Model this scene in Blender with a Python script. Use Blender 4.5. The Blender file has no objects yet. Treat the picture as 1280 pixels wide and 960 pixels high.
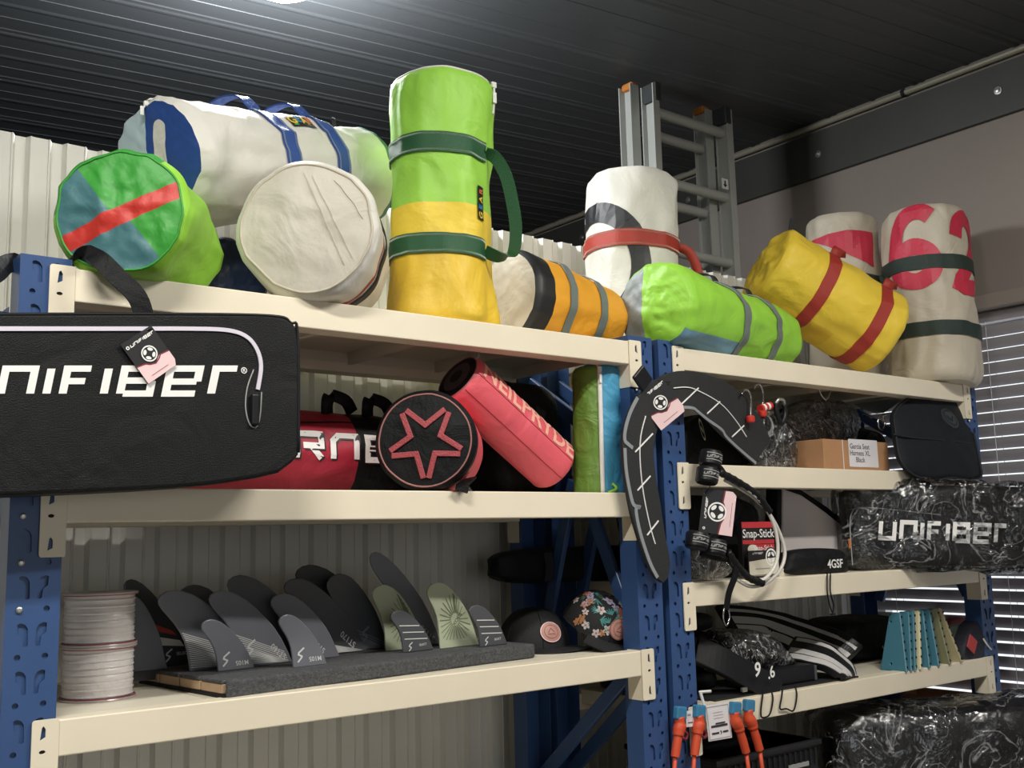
import bpy, bmesh, math, random
from mathutils import Vector, Matrix, noise

random.seed(7)
PI = math.pi
scene = bpy.context.scene
COL = scene.collection
V = Vector

# ------------------------------------------------------------------ camera
CAM = V((-0.520682, -1.986489, 1.601809))
RIGHT = V((0.787826, -0.615426, -0.024125))
DOWN = V((0.069545, 0.127811, -0.989357))
FWD = V((0.611959, 0.777763, 0.143493))
FPX = 1328.05
cd = bpy.data.cameras.new('camera')
cam = bpy.data.objects.new('camera', cd)
COL.objects.link(cam)
m = Matrix((RIGHT, -DOWN, -FWD)).transposed().to_4x4()
m.translation = CAM
cam.matrix_world = m
cd.sensor_width = 36
cd.lens = FPX / 1280 * 36
cd.clip_start = 0.02
scene.camera = cam

# ------------------------------------------------------------------ light
w = bpy.data.worlds.new('world')
scene.world = w
w.use_nodes = True
bg = w.node_tree.nodes['Background']
bg.inputs[0].default_value = (0.93, 0.97, 1.0, 1)
bg.inputs[1].default_value = 1.25
scene.view_settings.view_transform = 'Standard'
scene.view_settings.look = 'None'
scene.view_settings.exposure = 0.0
scene.view_settings.gamma = 1.0
scene.view_settings.use_curve_mapping = False
LAMP_POWER = 1.75          # scales every ceiling lamp


# ------------------------------------------------------------------ measuring helper: where a sight line meets a plane of the place
def ray(x, y):
    return RIGHT * ((x - 640) / FPX) + DOWN * ((y - 480) / FPX) + FWD
def at(x, y, Y):
    d = ray(x, y); return CAM + d * ((Y - CAM.y) / d.y)
def atz(x, y, Z):
    d = ray(x, y); return CAM + d * ((Z - CAM.z) / d.z)
def atx(x, y, X):
    d = ray(x, y); return CAM + d * ((X - CAM.x) / d.x)
def mpp(p):
    return (V(p) - CAM).dot(FWD) / FPX

# ------------------------------------------------------------------ materials
def lin(h):
    h = h.lstrip('#')
    o = []
    for i in (0, 2, 4):
        c = int(h[i:i+2], 16) / 255
        o.append(c / 12.92 if c <= 0.04045 else ((c + 0.055) / 1.055) ** 2.4)
    return (*o, 1)
MATS = {}
def mat(name, col, rough=0.6, metal=0.0, bump=0.0, bscale=40.0, var=0.0, vscale=6.0, spec=0.5, trans=0.0, crease=0.0, cscale=9.0, coat=0.0):
    if name in MATS: return MATS[name]
    m = bpy.data.materials.new(name); m.use_nodes = True
    nt = m.node_tree; N = nt.nodes; L = nt.links
    b = N['Principled BSDF']
    c = lin(col)
    b.inputs['Base Color'].default_value = c
    b.inputs['Roughness'].default_value = rough
    b.inputs['Metallic'].default_value = metal
    b.inputs['Specular IOR Level'].default_value = spec
    if coat: b.inputs['Coat Weight'].default_value = coat; b.inputs['Coat Roughness'].default_value = 0.15
    tc = N.new('ShaderNodeTexCoord')
    if var:
        n = N.new('ShaderNodeTexNoise'); n.inputs['Scale'].default_value = vscale; n.inputs['Detail'].default_value = 5
        L.new(tc.outputs['Object'], n.inputs['Vector'])
        r = N.new('ShaderNodeMapRange'); r.inputs['From Min'].default_value = 0.3; r.inputs['From Max'].default_value = 0.7
        r.inputs['To Min'].default_value = 1 - var; r.inputs['To Max'].default_value = 1 + var
        L.new(n.outputs['Fac'], r.inputs['Value'])
        mx = N.new('ShaderNodeMix'); mx.data_type = 'RGBA'; mx.blend_type = 'MULTIPLY'; mx.inputs['Factor'].default_value = 1
        mx.inputs['A'].default_value = c
        L.new(r.outputs['Result'], mx.inputs['B']); L.new(mx.outputs['Result'], b.inputs['Base Color'])
    prev = None
    if crease:
        n = N.new('ShaderNodeTexNoise'); n.inputs['Scale'].default_value = cscale; n.inputs['Detail'].default_value = 3
        n.inputs['Distortion'].default_value = 1.2
        L.new(tc.outputs['Object'], n.inputs['Vector'])
        bp = N.new('ShaderNodeBump'); bp.inputs['Strength'].default_value = crease; bp.inputs['Distance'].default_value = 0.03
        L.new(n.outputs['Fac'], bp.inputs['Height']); prev = bp
        rn = N.new('ShaderNodeTexNoise'); rn.noise_type = 'RIDGED_MULTIFRACTAL'; rn.inputs['Scale'].default_value = cscale * .55; rn.inputs['Detail'].default_value = 1.5; rn.inputs['Distortion'].default_value = .6
        L.new(tc.outputs['Object'], rn.inputs['Vector'])
        bp2 = N.new('ShaderNodeBump'); bp2.inputs['Strength'].default_value = crease * .8; bp2.inputs['Distance'].default_value = 0.012
        L.new(rn.outputs['Fac'], bp2.inputs['Height']); L.new(prev.outputs['Normal'], bp2.inputs['Normal']); prev = bp2
    if bump:
        n = N.new('ShaderNodeTexNoise'); n.inputs['Scale'].default_value = bscale; n.inputs['Detail'].default_value = 4
        L.new(tc.outputs['Object'], n.inputs['Vector'])
        bp = N.new('ShaderNodeBump'); bp.inputs['Strength'].default_value = bump; bp.inputs['Distance'].default_value = 0.004
        L.new(n.outputs['Fac'], bp.inputs['Height'])
        if prev: L.new(prev.outputs['Normal'], bp.inputs['Normal'])
        prev = bp
    if prev: L.new(prev.outputs['Normal'], b.inputs['Normal'])
    if trans:
        out = N['Material Output']
        tr = N.new('ShaderNodeBsdfTranslucent'); tr.inputs['Color'].default_value = c
        if var: L.new(mx.outputs['Result'], tr.inputs['Color'])
        ms = N.new('ShaderNodeMixShader'); ms.inputs[0].default_value = trans
        L.new(b.outputs[0], ms.inputs[1]); L.new(tr.outputs[0], ms.inputs[2]); L.new(ms.outputs[0], out.inputs['Surface'])
    MATS[name] = m
    return m
def emit(name, col, s):
    m = bpy.data.materials.new(name); m.use_nodes = True
    N = m.node_tree.nodes; b = N['Principled BSDF']
    b.inputs['Base Color'].default_value = lin(col)
    b.inputs['Emission Color'].default_value = lin(col); b.inputs['Emission Strength'].default_value = s
    MATS[name] = m; return m
def film(name, amount=0.12, rough=0.12, scale=14.0, line=.30, lw=.012):
    """clear wrinkled plastic wrap: mostly transparent, with gloss on the creases"""
    m = bpy.data.materials.new(name); m.use_nodes = True
    nt = m.node_tree; N = nt.nodes; L = nt.links
    N.remove(N['Principled BSDF'])
    tr = N.new('ShaderNodeBsdfTransparent'); tr.inputs[0].default_value = (0.93, 0.94, 0.95, 1)
    gl = N.new('ShaderNodeBsdfGlossy'); gl.inputs['Roughness'].default_value = rough
    fr = N.new('ShaderNodeFresnel'); fr.inputs['IOR'].default_value = 1.45
    tc = N.new('ShaderNodeTexCoord')
    n = N.new('ShaderNodeTexNoise'); n.inputs['Scale'].default_value = scale; n.inputs['Detail'].default_value = 4; n.inputs['Distortion'].default_value = 2.0
    L.new(tc.outputs['Object'], n.inputs['Vector'])
    bp = N.new('ShaderNodeBump'); bp.inputs['Strength'].default_value = 0.9; bp.inputs['Distance'].default_value = 0.02
    L.new(n.outputs['Fac'], bp.inputs['Height'])
    L.new(bp.outputs[0], gl.inputs['Normal']); L.new(bp.outputs[0], fr.inputs['Normal'])
    ad = N.new('ShaderNodeMath'); ad.operation = 'ADD'; ad.inputs[1].default_value = amount; ad.use_clamp = True
    L.new(fr.outputs[0], ad.inputs[0])
    ms = N.new('ShaderNodeMixShader')
    L.new(ad.outputs[0], ms.inputs[0]); L.new(tr.outputs[0], ms.inputs[1]); L.new(gl.outputs[0], ms.inputs[2])
    # painted white streaks along noise bands, imitating bright highlights on the creases
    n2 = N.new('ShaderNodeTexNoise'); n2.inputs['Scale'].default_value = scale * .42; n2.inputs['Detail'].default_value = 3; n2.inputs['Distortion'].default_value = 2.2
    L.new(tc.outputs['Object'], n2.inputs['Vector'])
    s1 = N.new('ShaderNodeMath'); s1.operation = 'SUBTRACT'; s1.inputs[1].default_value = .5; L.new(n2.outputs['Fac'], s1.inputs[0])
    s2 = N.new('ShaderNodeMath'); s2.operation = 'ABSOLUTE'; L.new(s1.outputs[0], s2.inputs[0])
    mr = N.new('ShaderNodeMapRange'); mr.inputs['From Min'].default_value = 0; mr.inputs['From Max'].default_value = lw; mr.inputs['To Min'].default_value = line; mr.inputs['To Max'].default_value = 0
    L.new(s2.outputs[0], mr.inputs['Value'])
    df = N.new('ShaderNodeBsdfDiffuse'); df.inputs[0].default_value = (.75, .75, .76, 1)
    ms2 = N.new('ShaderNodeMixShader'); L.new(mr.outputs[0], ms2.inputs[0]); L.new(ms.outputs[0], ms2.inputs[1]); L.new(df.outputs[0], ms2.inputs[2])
    L.new(ms2.outputs[0], N['Material Output'].inputs['Surface'])
    MATS[name] = m; return m

# ------------------------------------------------------------------ object helpers
def tag(o, label=None, cat=None, group=None, kind=None):
    if label: o['label'] = label
    if cat: o['category'] = cat
    if group: o['group'] = group
    if kind: o['kind'] = kind
    return o
def thing(name, label, cat, loc, group=None, rotz=0.0, kind=None):
    o = bpy.data.objects.new(name, None); o.empty_display_size = 0.05
    COL.objects.link(o); o.location = V(loc); o.rotation_euler = (0, 0, rotz)
    return tag(o, label, cat, group, kind)
def rootloc(p):
    l = V((0, 0, 0))
    while p is not None:
        l = l + p.location; p = p.parent
    return l

class B:
    """collects shapes in place coordinates; build() links them as one mesh object"""
    def __init__(s): s.v = []; s.f = []; s.m = []
    def add(s, vs, fs, mi=0):
        o = len(s.v); s.v += [V(q) for q in vs]
        for f in fs: s.f.append([o + i for i in f]); s.m.append(mi)
        return s
    def box(s, c, d, mi=0, R=None):
        c = V(c); hx, hy, hz = d[0] / 2, d[1] / 2, d[2] / 2
        q = [V((x, y, z)) for x in (-hx, hx) for y in (-hy, hy) for z in (-hz, hz)]
        if R is not None: q = [R @ k for k in q]
        return s.add([c + k for k in q], [(0, 1, 3, 2), (4, 6, 7, 5), (0, 4, 5, 1), (2, 3, 7, 6), (0, 2, 6, 4), (1, 5, 7, 3)], mi)
    def bar(s, a, b, wv, tv, mi=0):
        """straight bar a-b with half-width vector wv and half-thickness vector tv"""
        a, b, wv, tv = V(a), V(b), V(wv), V(tv)
        q = [p + i * wv + j * tv for p in (a, b) for i in (-1, 1) for j in (-1, 1)]
        return s.add(q, [(0, 1, 3, 2), (4, 6, 7, 5), (0, 4, 5, 1), (2, 3, 7, 6), (0, 2, 6, 4), (1, 5, 7, 3)], mi)
    def tube(s, pts, r, n=10, closed=False, mi=0, cap=True):
        pts = [V(p) for p in pts]; k = len(pts); rs = r if isinstance(r, (list, tuple)) else [r] * k
        rings = []; up = None
        for i in range(k):
            a = pts[i - 1] if (i > 0 or closed) else pts[i]
            b = pts[(i + 1) % k] if (i < k - 1 or closed) else pts[i]
            t = (b - a).normalized()
            if up is None:
                up = V((0, 0, 1)) if abs(t.z) < 0.9 else V((1, 0, 0))
            up = (up - t * up.dot(t)).normalized(); sd = t.cross(up)
            rings.append([pts[i] + rs[i] * (math.cos(j * 2 * PI / n) * sd + math.sin(j * 2 * PI / n) * up) for j in range(n)])
        vs = [q for g in rings for q in g]; fs = []
        for i in range(k if closed else k - 1):
            o0 = i * n; o1 = ((i + 1) % k) * n
            for j in range(n): fs.append((o0 + j, o0 + (j + 1) % n, o1 + (j + 1) % n, o1 + j))
        if cap and not closed:
            fs.append(tuple(range(n))[::-1]); fs.append(tuple((k - 1) * n + j for j in range(n)))
        return s.add(vs, fs, mi)
    def cyl(s, a, b, r, n=24, mi=0): return s.tube([a, b], r, n, mi=mi)
    def lathe(s, prof, c, n=32, ax=(0, 0, 1), mi=0):
        """prof: list of (radius, height) along axis ax through c"""
        ax = V(ax).normalized(); e = V((1, 0, 0)) if abs(ax.x) < 0.9 else V((0, 1, 0))
        e1 = (e - ax * e.dot(ax)).normalized(); e2 = ax.cross(e1); c = V(c)
        vs = [c + ax * h + r * (math.cos(j * 2 * PI / n) * e1 + math.sin(j * 2 * PI / n) * e2) for r, h in prof for j in range(n)]
        fs = [(i * n + j, i * n + (j + 1) % n, (i + 1) * n + (j + 1) % n, (i + 1) * n + j) for i in range(len(prof) - 1) for j in range(n)]
        fs.append(tuple(range(n))[::-1]); fs.append(tuple((len(prof) - 1) * n + j for j in range(n)))
        return s.add(vs, fs, mi)
    def ribbon(s, pts, wd, width, th=0.002, mi=0):
        """strap along pts; wd = width direction (one vector or one per point)"""
        pts = [V(p) for p in pts]; k = len(pts)
        wds = [V(x).normalized() for x in wd] if isinstance(wd, list) else [V(wd).normalized()] * k
        vs = []
        for i in range(k):
            t = (pts[min(i + 1, k - 1)] - pts[max(i - 1, 0)]).normalized()
            ww = (wds[i] - t * wds[i].dot(t)).normalized(); nn = t.cross(ww)
            for a, b in ((-1, -1), (1, -1), (1, 1), (-1, 1)): vs.append(pts[i] + ww * a * width / 2 + nn * b * th / 2)
        fs = [(i * 4 + j, i * 4 + (j + 1) % 4, (i + 1) * 4 + (j + 1) % 4, (i + 1) * 4 + j) for i in range(k - 1) for j in range(4)]
        fs += [(3, 2, 1, 0), tuple((k - 1) * 4 + j for j in range(4))]
        return s.add(vs, fs, mi)
    def prism(s, poly, o, ex, ey, depth, holes=(), mi=0):
        """2D outline (with holes) in the plane o+x*ex+y*ey, extruded by the vector depth"""
        o, ex, ey, depth = V(o), V(ex), V(ey), V(depth)
        bm = bmesh.new()
        loops = [poly] + list(holes); ed = []
        for lp in loops:
            q = [bm.verts.new((x, y, 0)) for x, y in lp]
            ed += [bm.edges.new((q[i], q[(i + 1) % len(q)])) for i in range(len(q))]
        bmesh.ops.triangle_fill(bm, use_beauty=True, use_dissolve=False, edges=ed, normal=(0, 0, 1))
        bm.verts.index_update()
        P = [(q.co.x, q.co.y) for q in bm.verts]; F = [[q.index for q in f.verts] for f in bm.faces]
        bm.free(); n = len(P)
        vs = [o + ex * x + ey * y for x, y in P]; vs += [q + depth for q in vs]
        fs = [f for f in F] + [[n + i for i in f[::-1]] for f in F]; b0 = 0
        for lp in loops:
            k = len(lp)
            for i in range(k): fs.append((b0 + i, b0 + (i + 1) % k, n + b0 + (i + 1) % k, n + b0 + i))
            b0 += k
        return s.add(vs, fs, mi)
    def sheet(s, fn, nu, nv, th=0.0, mi=0):
        """closed thin sheet fn(u,v,off), u,v in 0..1"""
        idx = lambda l, i, j: l * (nu + 1) * (nv + 1) + i * (nv + 1) + j
        vs = [fn(i / nu, j / nv, off) for off in ((0, th) if th else (0,)) for i in range(nu + 1) for j in range(nv + 1)]
        fs = []
        for l in range(2 if th else 1):
            for i in range(nu):
                for j in range(nv):
                    q = (idx(l, i, j), idx(l, i + 1, j), idx(l, i + 1, j + 1), idx(l, i, j + 1))
                    fs.append(q if l else q[::-1])
        if th:
            for i in range(nu):
                for j in (0, nv): fs.append((idx(0, i, j), idx(0, i + 1, j), idx(1, i + 1, j), idx(1, i, j)))
            for j in range(nv):
                for i in (0, nu): fs.append((idx(0, i, j), idx(0, i, j + 1), idx(1, i, j + 1), idx(1, i, j)))
        return s.add(vs, fs, mi)
    def build(s, name, mats, parent=None, smooth=False, bevel=0.0, seg=2, weld=False, sub=0, local=False, auto=None):
        me = bpy.data.meshes.new(name)
        if parent is not None: base = rootloc(parent)
        else:
            xs = [q.x for q in s.v]; ys = [q.y for q in s.v]
            base = V(((min(xs) + max(xs)) / 2, (min(ys) + max(ys)) / 2, min(q.z for q in s.v)))
        if local: base = V((0, 0, 0))
        me.from_pydata([tuple(q - base) for q in s.v], [], s.f)
        if not isinstance(mats, (list, tuple)): mats = [mats]
        for k in mats: me.materials.append(MATS[k] if isinstance(k, str) else k)
        me.polygons.foreach_set('material_index', s.m)
        bm = bmesh.new(); bm.from_mesh(me)
        if weld: bmesh.ops.remove_doubles(bm, verts=bm.verts, dist=1e-5)
        bmesh.ops.recalc_face_normals(bm, faces=bm.faces)
        bm.to_mesh(me); bm.free()
        if smooth:
            me.polygons.foreach_set('use_smooth', [True] * len(me.polygons))
            if auto:
                me.set_sharp_from_angle(angle=math.radians(auto))
        o = bpy.data.objects.new(name, me); COL.objects.link(o)
        if parent is not None: o.parent = parent
        elif not local: o.location = base
        if bevel:
            md = o.modifiers.new('bevel', 'BEVEL'); md.width = bevel; md.segments = seg; md.limit_method = 'ANGLE'; md.angle_limit = math.radians(40)
        if sub:
            md = o.modifiers.new('sub', 'SUBSURF'); md.levels = sub; md.render_levels = sub
        return o

def circ(cx, cy, r, n=12, ry=None):
    ry = ry or r
    return [(cx + r * math.cos(i * 2 * PI / n), cy + ry * math.sin(i * 2 * PI / n)) for i in range(n)]
def bez(p0, p1, p2, p3, n=8):
    o = []
    for i in range(n + 1):
        t = i / n; a = (1 - t) ** 3; b = 3 * t * (1 - t) ** 2; c = 3 * t * t * (1 - t); d = t ** 3
        o.append(V(p0) * a + V(p1) * b + V(p2) * c + V(p3) * d)
    return o
def spline(pts, n=6):
    """Catmull-Rom through the points"""
    pts = [V(p) for p in pts]; k = len(pts); o = []
    for i in range(k - 1):
        p0 = pts[max(i - 1, 0)]; p1 = pts[i]; p2 = pts[i + 1]; p3 = pts[min(i + 2, k - 1)]
        for j in range(n):
            t = j / n
            o.append(0.5 * ((2 * p1) + (p2 - p0) * t + (2 * p0 - 5 * p1 + 4 * p2 - p3) * t * t + (3 * p1 - p0 - 3 * p2 + p3) * t ** 3))
    o.append(pts[-1]); return o
def rrect(x0, y0, x1, y1, r, n=4):
    o = []
    for cx, cy, a in ((x1 - r, y1 - r, 0), (x0 + r, y1 - r, 90), (x0 + r, y0 + r, 180), (x1 - r, y0 + r, 270)):
        for i in range(n + 1):
            t = math.radians(a + 90 * i / n); o.append((cx + r * math.cos(t), cy + r * math.sin(t)))
    return o

# --- lettering -------------------------------------------------------------
TXT = {}
def text2d(s, size=1.0, bold=0.0, shear=0.0, sp=1.0):
    key = (s, bold, shear, sp)
    if key not in TXT:
        cu = bpy.data.curves.new('lettering', 'FONT'); cu.body = s; cu.size = 1; cu.offset = bold; cu.shear = shear
        cu.space_character = sp; cu.align_x = 'CENTER'; cu.align_y = 'CENTER'; cu.resolution_u = 3
        ob = bpy.data.objects.new('lettering', cu); COL.objects.link(ob)
        dg = bpy.context.evaluated_depsgraph_get(); dg.update()
        me = bpy.data.meshes.new_from_object(ob.evaluated_get(dg))
        TXT[key] = ([(q.co.x, q.co.y) for q in me.vertices], [list(p.vertices) for p in me.polygons])
        bpy.data.objects.remove(ob); bpy.data.curves.remove(cu); bpy.data.meshes.remove(me)
    P, F = TXT[key]
    return [(x * size, y * size) for x, y in P], F
def strokes(lines, wd):
    """thick polylines -> 2D quads with mitred joints"""
    P = []; F = []
    for ln in lines:
        q = [V((a, b)) for a, b in ln]; k = len(q); o = len(P)
        closed = (q[0] - q[-1]).length < 1e-6 and k > 2
        if closed: q = q[:-1]; k -= 1
        for i in range(k):
            d0 = (q[i] - q[i - 1]) if (i > 0 or closed) else (q[i + 1] - q[i])
            d1 = (q[(i + 1) % k] - q[i]) if (i < k - 1 or closed) else d0
            d0 = d0.normalized(); d1 = d1.normalized()
            n0 = V((-d0.y, d0.x)); n1 = V((-d1.y, d1.x)); mm = (n0 + n1)
            mm = mm.normalized() if mm.length > 1e-6 else n0
            l = wd / 2 / max(0.35, mm.dot(n1))
            P += [tuple(q[i] + mm * l), tuple(q[i] - mm * l)]
        for i in range(k if closed else k - 1):
            j = (i + 1) % k
            F.append([o + 2 * i, o + 2 * i + 1, o + 2 * j + 1, o + 2 * j])
    return P, F
GL = {'u': (1, [[(0, 1), (0, 0), (1, 0), (1, 1)]]), 'n': (1, [[(0, 0), (0, 1), (1, 1), (1, 0)]]), 'i': (0.0, [[(0, 0), (0, 1)]]),
      'F': (0.85, [[(0, 0), (0, 1), (0.95, 1)], [(0, .5), (.8, .5)]]), 'B': (1, [[(0, .0), (0, 1), (.95, 1), (.95, .52)], [(.93, .52), (.1, .52)], [(1, .5), (1, 0), (.1, 0)]]),
      'e': (1, [[(1, 0), (0, 0), (0, 1), (1, 1), (1, .48)], [(.98, .48), (.1, .48)]]), 'r': (0.8, [[(0, 0), (0, 1), (.9, 1)]]),
      'R': (1, [[(0, .0), (0, 1), (1, 1), (1, .5), (.25, .5)], [(.55, .5), (1, 0)]]), 'N': (1, [[(0, 0), (0, .75), (.25, 1), (1, 1), (1, 0)]]),
      'E': (.9, [[(1, 1), (0, 1), (0, 0), (1, 0)], [(0, .5), (.9, .5)]]), 'S': (1, [[(1, 1), (0, 1), (0, .5), (1, .5), (1, 0), (0, 0)]]),
      'V': (1, [[(0, 1), (.5, 0), (1, 1)]])}
def logo2d(word, h, wfac=0.95, wd=0.2, gap=0.42, shear=0.25):
    P = []; F = []; x = 0
    for ch in word:
        ww, ls = GL[ch]; p, f = strokes([[(a * wfac * (ww if ww else 1), b * (1 - wd) + wd / 2) for a, b in l] for l in ls], wd)
        o = len(P); P += [((a + x + b * shear) * h, (b - 0.5) * h) for a, b in p]; F += [[o + i for i in q] for q in f]
        x += wfac * ww + gap
    cx = (min(a for a, b in P) + max(a for a, b in P)) / 2
    return [(a - cx, b) for a, b in P], F
def decal(name, shapes, fn, mats, parent, cut=0.0):
    """flat print: shapes = [(P,F,material index)] laid on a surface by fn(x,y)"""
    bm = bmesh.new()
    for P, F, mi in shapes:
        par = list(range(len(P)))
        def find(i):
            while par[i] != i: i = par[i]
            return i
        for f in F:
            for i in f[1:]: par[find(i)] = find(f[0])
        isl = {}
        q = [bm.verts.new((x, y, mi * 1e-4 + 1.5e-5 * isl.setdefault(find(i), len(isl) % 12))) for i, (x, y) in enumerate(P)]
        for f in F:
            try: k = bm.faces.new([q[i] for i in f]); k.material_index = mi
            except ValueError: pass
    if cut:
        for ax in (0, 1):
            lo = min(q.co[ax] for q in bm.verts); hi = max(q.co[ax] for q in bm.verts); c = lo + cut
            while c < hi:
                co = V((0, 0, 0)); co[ax] = c; no = V((0, 0, 0)); no[ax] = 1
                bmesh.ops.bisect_plane(bm, geom=bm.verts[:] + bm.edges[:] + bm.faces[:], plane_co=co, plane_no=no); c += cut
    base = rootloc(parent)
    for q in bm.verts: q.co = V(fn(q.co.x, q.co.y, q.co.z * 3)) - base
    me = bpy.data.meshes.new(name); bm.to_mesh(me); bm.free()
    if not isinstance(mats, (list, tuple)): mats = [mats]
    for k in mats: me.materials.append(MATS[k])
    o = bpy.data.objects.new(name, me); COL.objects.link(o); o.parent = parent
    return o
def plane_fn(o, ex, ey, off=0.0008):
    o, ex, ey = V(o), V(ex).normalized(), V(ey).normalized(); n = ex.cross(ey).normalized()
    return lambda x, y, z=0: o + ex * x + ey * y + n * (off + z)
def disc2d(cx, cy, r, n=24, ry=None):
    return circ(cx, cy, r, n, ry), [list(range(n))]
def ring2d(cx, cy, r0, r1, n=28):
    P = circ(cx, cy, r1, n) + circ(cx, cy, r0, n)
    return P, [[i, (i + 1) % n, n + (i + 1) % n, n + i] for i in range(n)]
def poly2d(pts): return list(pts), [list(range(len(pts)))]
def shift(s, dx, dy, rot=0.0, k=1.0):
    c, sn = math.cos(rot), math.sin(rot)
    return [(k * (x * c - y * sn) + dx, k * (x * sn + y * c) + dy) for x, y in s[0]], s[1]

# ------------------------------------------------------------------ common materials
mat('cream_steel', 'EADFC8', 0.42, var=0.03, vscale=5)
mat('cream_panel', 'D9D2C0', 0.5, var=0.04, vscale=5)
mat('blue_steel', '34507F', 0.38, var=0.05, vscale=8, bump=0.05, bscale=120)
mat('zinc', 'B9B9B2', 0.35, 0.9)
mat('dark_hole', '101216', 0.8)
mat('black_cloth', '0E0F12', 0.6, spec=.25, bump=0.35, bscale=350, crease=0.35, cscale=10)
mat('black_matte', '121316', 0.6, spec=.25, bump=0.1, bscale=200)
mat('black_rubber', '141518', 0.42, spec=.35, bump=0.1, bscale=150)
mat('white_print', 'EDEBE8', 0.6)
mat('grey_print', '9A9A98', 0.6)
mat('chrome', 'C8C8C8', 0.15, 1.0)
mat('card_pink', 'E9C9CB', 0.55)
mat('card_black', '1D1D20', 0.45)
mat('card_red', '7E2A30', 0.5)
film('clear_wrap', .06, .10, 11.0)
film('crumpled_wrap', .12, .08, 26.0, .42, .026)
# ================================================================== THE ROOM
mat('concrete', '77746E', 0.75, var=0.12, vscale=3, bump=0.15, bscale=30)
mat('ceiling_metal', '484B4E', 0.5, metal=0.0, var=0.10, vscale=1.5, bump=0.06, bscale=60)
mat('wall_paint', '8C827B', 0.75, var=0.05, vscale=2)
mat('fascia_dark', '3C3C38', 0.5, var=0.08, vscale=5)
mat('conduit_grey', '8F8A7A', 0.4)
mat('white_sheet', 'DCDAD2', 0.45, var=0.05, vscale=2.5)
mat('dark_wall', '26272A', 0.8, var=0.1)
mat('slat_paint', '9A969A', 0.4)
mat('frame_white', 'D8D8D8', 0.5)

XW = 3.40                       # right wall
B().box((-0.8, -3.5, -0.05), (9.6, 17, 0.1)).build('floor', 'concrete')['kind'] = 'structure'
B().box((XW - 7.45, 0, 1.75), (0.1, 9.2, 3.5)).build('wall_left', 'dark_wall')['kind'] = 'structure'
B().box((-0.3, 4.55, 1.75), (7.5, 0.1, 3.5)).build('wall_far', 'dark_wall')['kind'] = 'structure'

fw = B()          # unseen front wall, added to cut the front light to a door opening
fw.box((-3.05, -4.6, 1.75), (2.1, .1, 3.5)); fw.box((2.35, -4.6, 1.75), (2.1, .1, 3.5)); fw.box((-.35, -4.6, 2.95), (3.3, .1, 1.1))
fw.build('wall_front', 'wall_paint')['kind'] = 'structure'
# right wall with the window opening
WY0, WY1, WZ0, WZ1 = -1.45, 0.66, 0.55, 2.42
r = B()
r.box((XW + .06, (WY1 + 4.5) / 2, 1.72), (.12, 4.5 - WY1, 3.44))
r.box((XW + .06, (-4.6 + WY0) / 2, 1.72), (.12, WY0 + 4.6, 3.44))
r.box((XW + .06, (WY0 + WY1) / 2, WZ0 / 2), (.12, WY1 - WY0, WZ0))
r.box((XW + .06, (WY0 + WY1) / 2, (WZ1 + 3.44) / 2), (.12, WY1 - WY0, 3.44 - WZ1))
r.build('wall_right', 'wall_paint', weld=False)['kind'] = 'structure'
# dark steel fascia along the top of that wall, with bolts, and a conduit pipe above it
t1 = B().box((XW - .012, .8, 3.262), (.024, 7.4, .205)).build('trim_1', 'fascia_dark'); t1['kind'] = 'structure'
for y in (-.9, -.102, .722, 1.5, 2.3):
    B().lathe([(.016, 0), (.016, .003), (.009, .0035), (.009, .011), (.002, .012)], (XW - .024, y, 3.26), 10, (-1, 0, 0)).build('bolt', 'zinc', t1)
t2 = B().tube([(XW - .022, y, 3.392) for y in (-2.9, 4.4)], .013, 10).build('trim_2', 'conduit_grey', smooth=True, auto=40); t2['kind'] = 'structure'
for y in (-.6, .29, 1.3): B().tube([(XW - .022, y - .008, 3.392), (XW - .022, y + .008, 3.392)], .0165, 10).build('pipe_clip', 'dark_hole', t2)
# window ledge above the blind
t3 = B().box((XW - .03, (WY0 + WY1) / 2, WZ1 + .028), (.06, WY1 - WY0 + .1, .055)).build('trim_3', 'wall_paint', bevel=.004); t3['kind'] = 'structure'

# window: frame and panes
win = thing('window_1', None, None, (XW + .09, (WY0 + WY1) / 2, WZ0), kind='structure')
fr = B()
yc = (WY0 + WY1) / 2; zc = (WZ0 + WZ1) / 2
for y in (WY0 + .025, yc, WY1 - .025): fr.box((XW + .09, y, zc), (.05, .05, WZ1 - WZ0))
for z in (WZ0 + .025, WZ1 - .025): fr.box((XW + .09, yc, z), (.05, WY1 - WY0, .05))
fr.build('window_frame', 'frame_white', win)
gm = bpy.data.materials.new('pane_glass'); gm.use_nodes = True
N = gm.node_tree.nodes; L = gm.node_tree.links; N.remove(N['Principled BSDF'])
a = N.new('ShaderNodeBsdfTransparent'); g = N.new('ShaderNodeBsdfGlossy'); g.inputs['Roughness'].default_value = .02
x = N.new('ShaderNodeMixShader'); x.inputs[0].default_value = .06
L.new(a.outputs[0], x.inputs[1]); L.new(g.outputs[0], x.inputs[2]); L.new(x.outputs[0], N['Material Output'].inputs[0]); MATS['pane_glass'] = gm
for y in ((WY0 + yc) / 2, (WY1 + yc) / 2): B().box((XW + .09, y, zc), (.006, (WY1 - WY0) / 2 - .05, WZ1 - WZ0 - .1)).build('pane', 'pane_glass', win)

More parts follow.
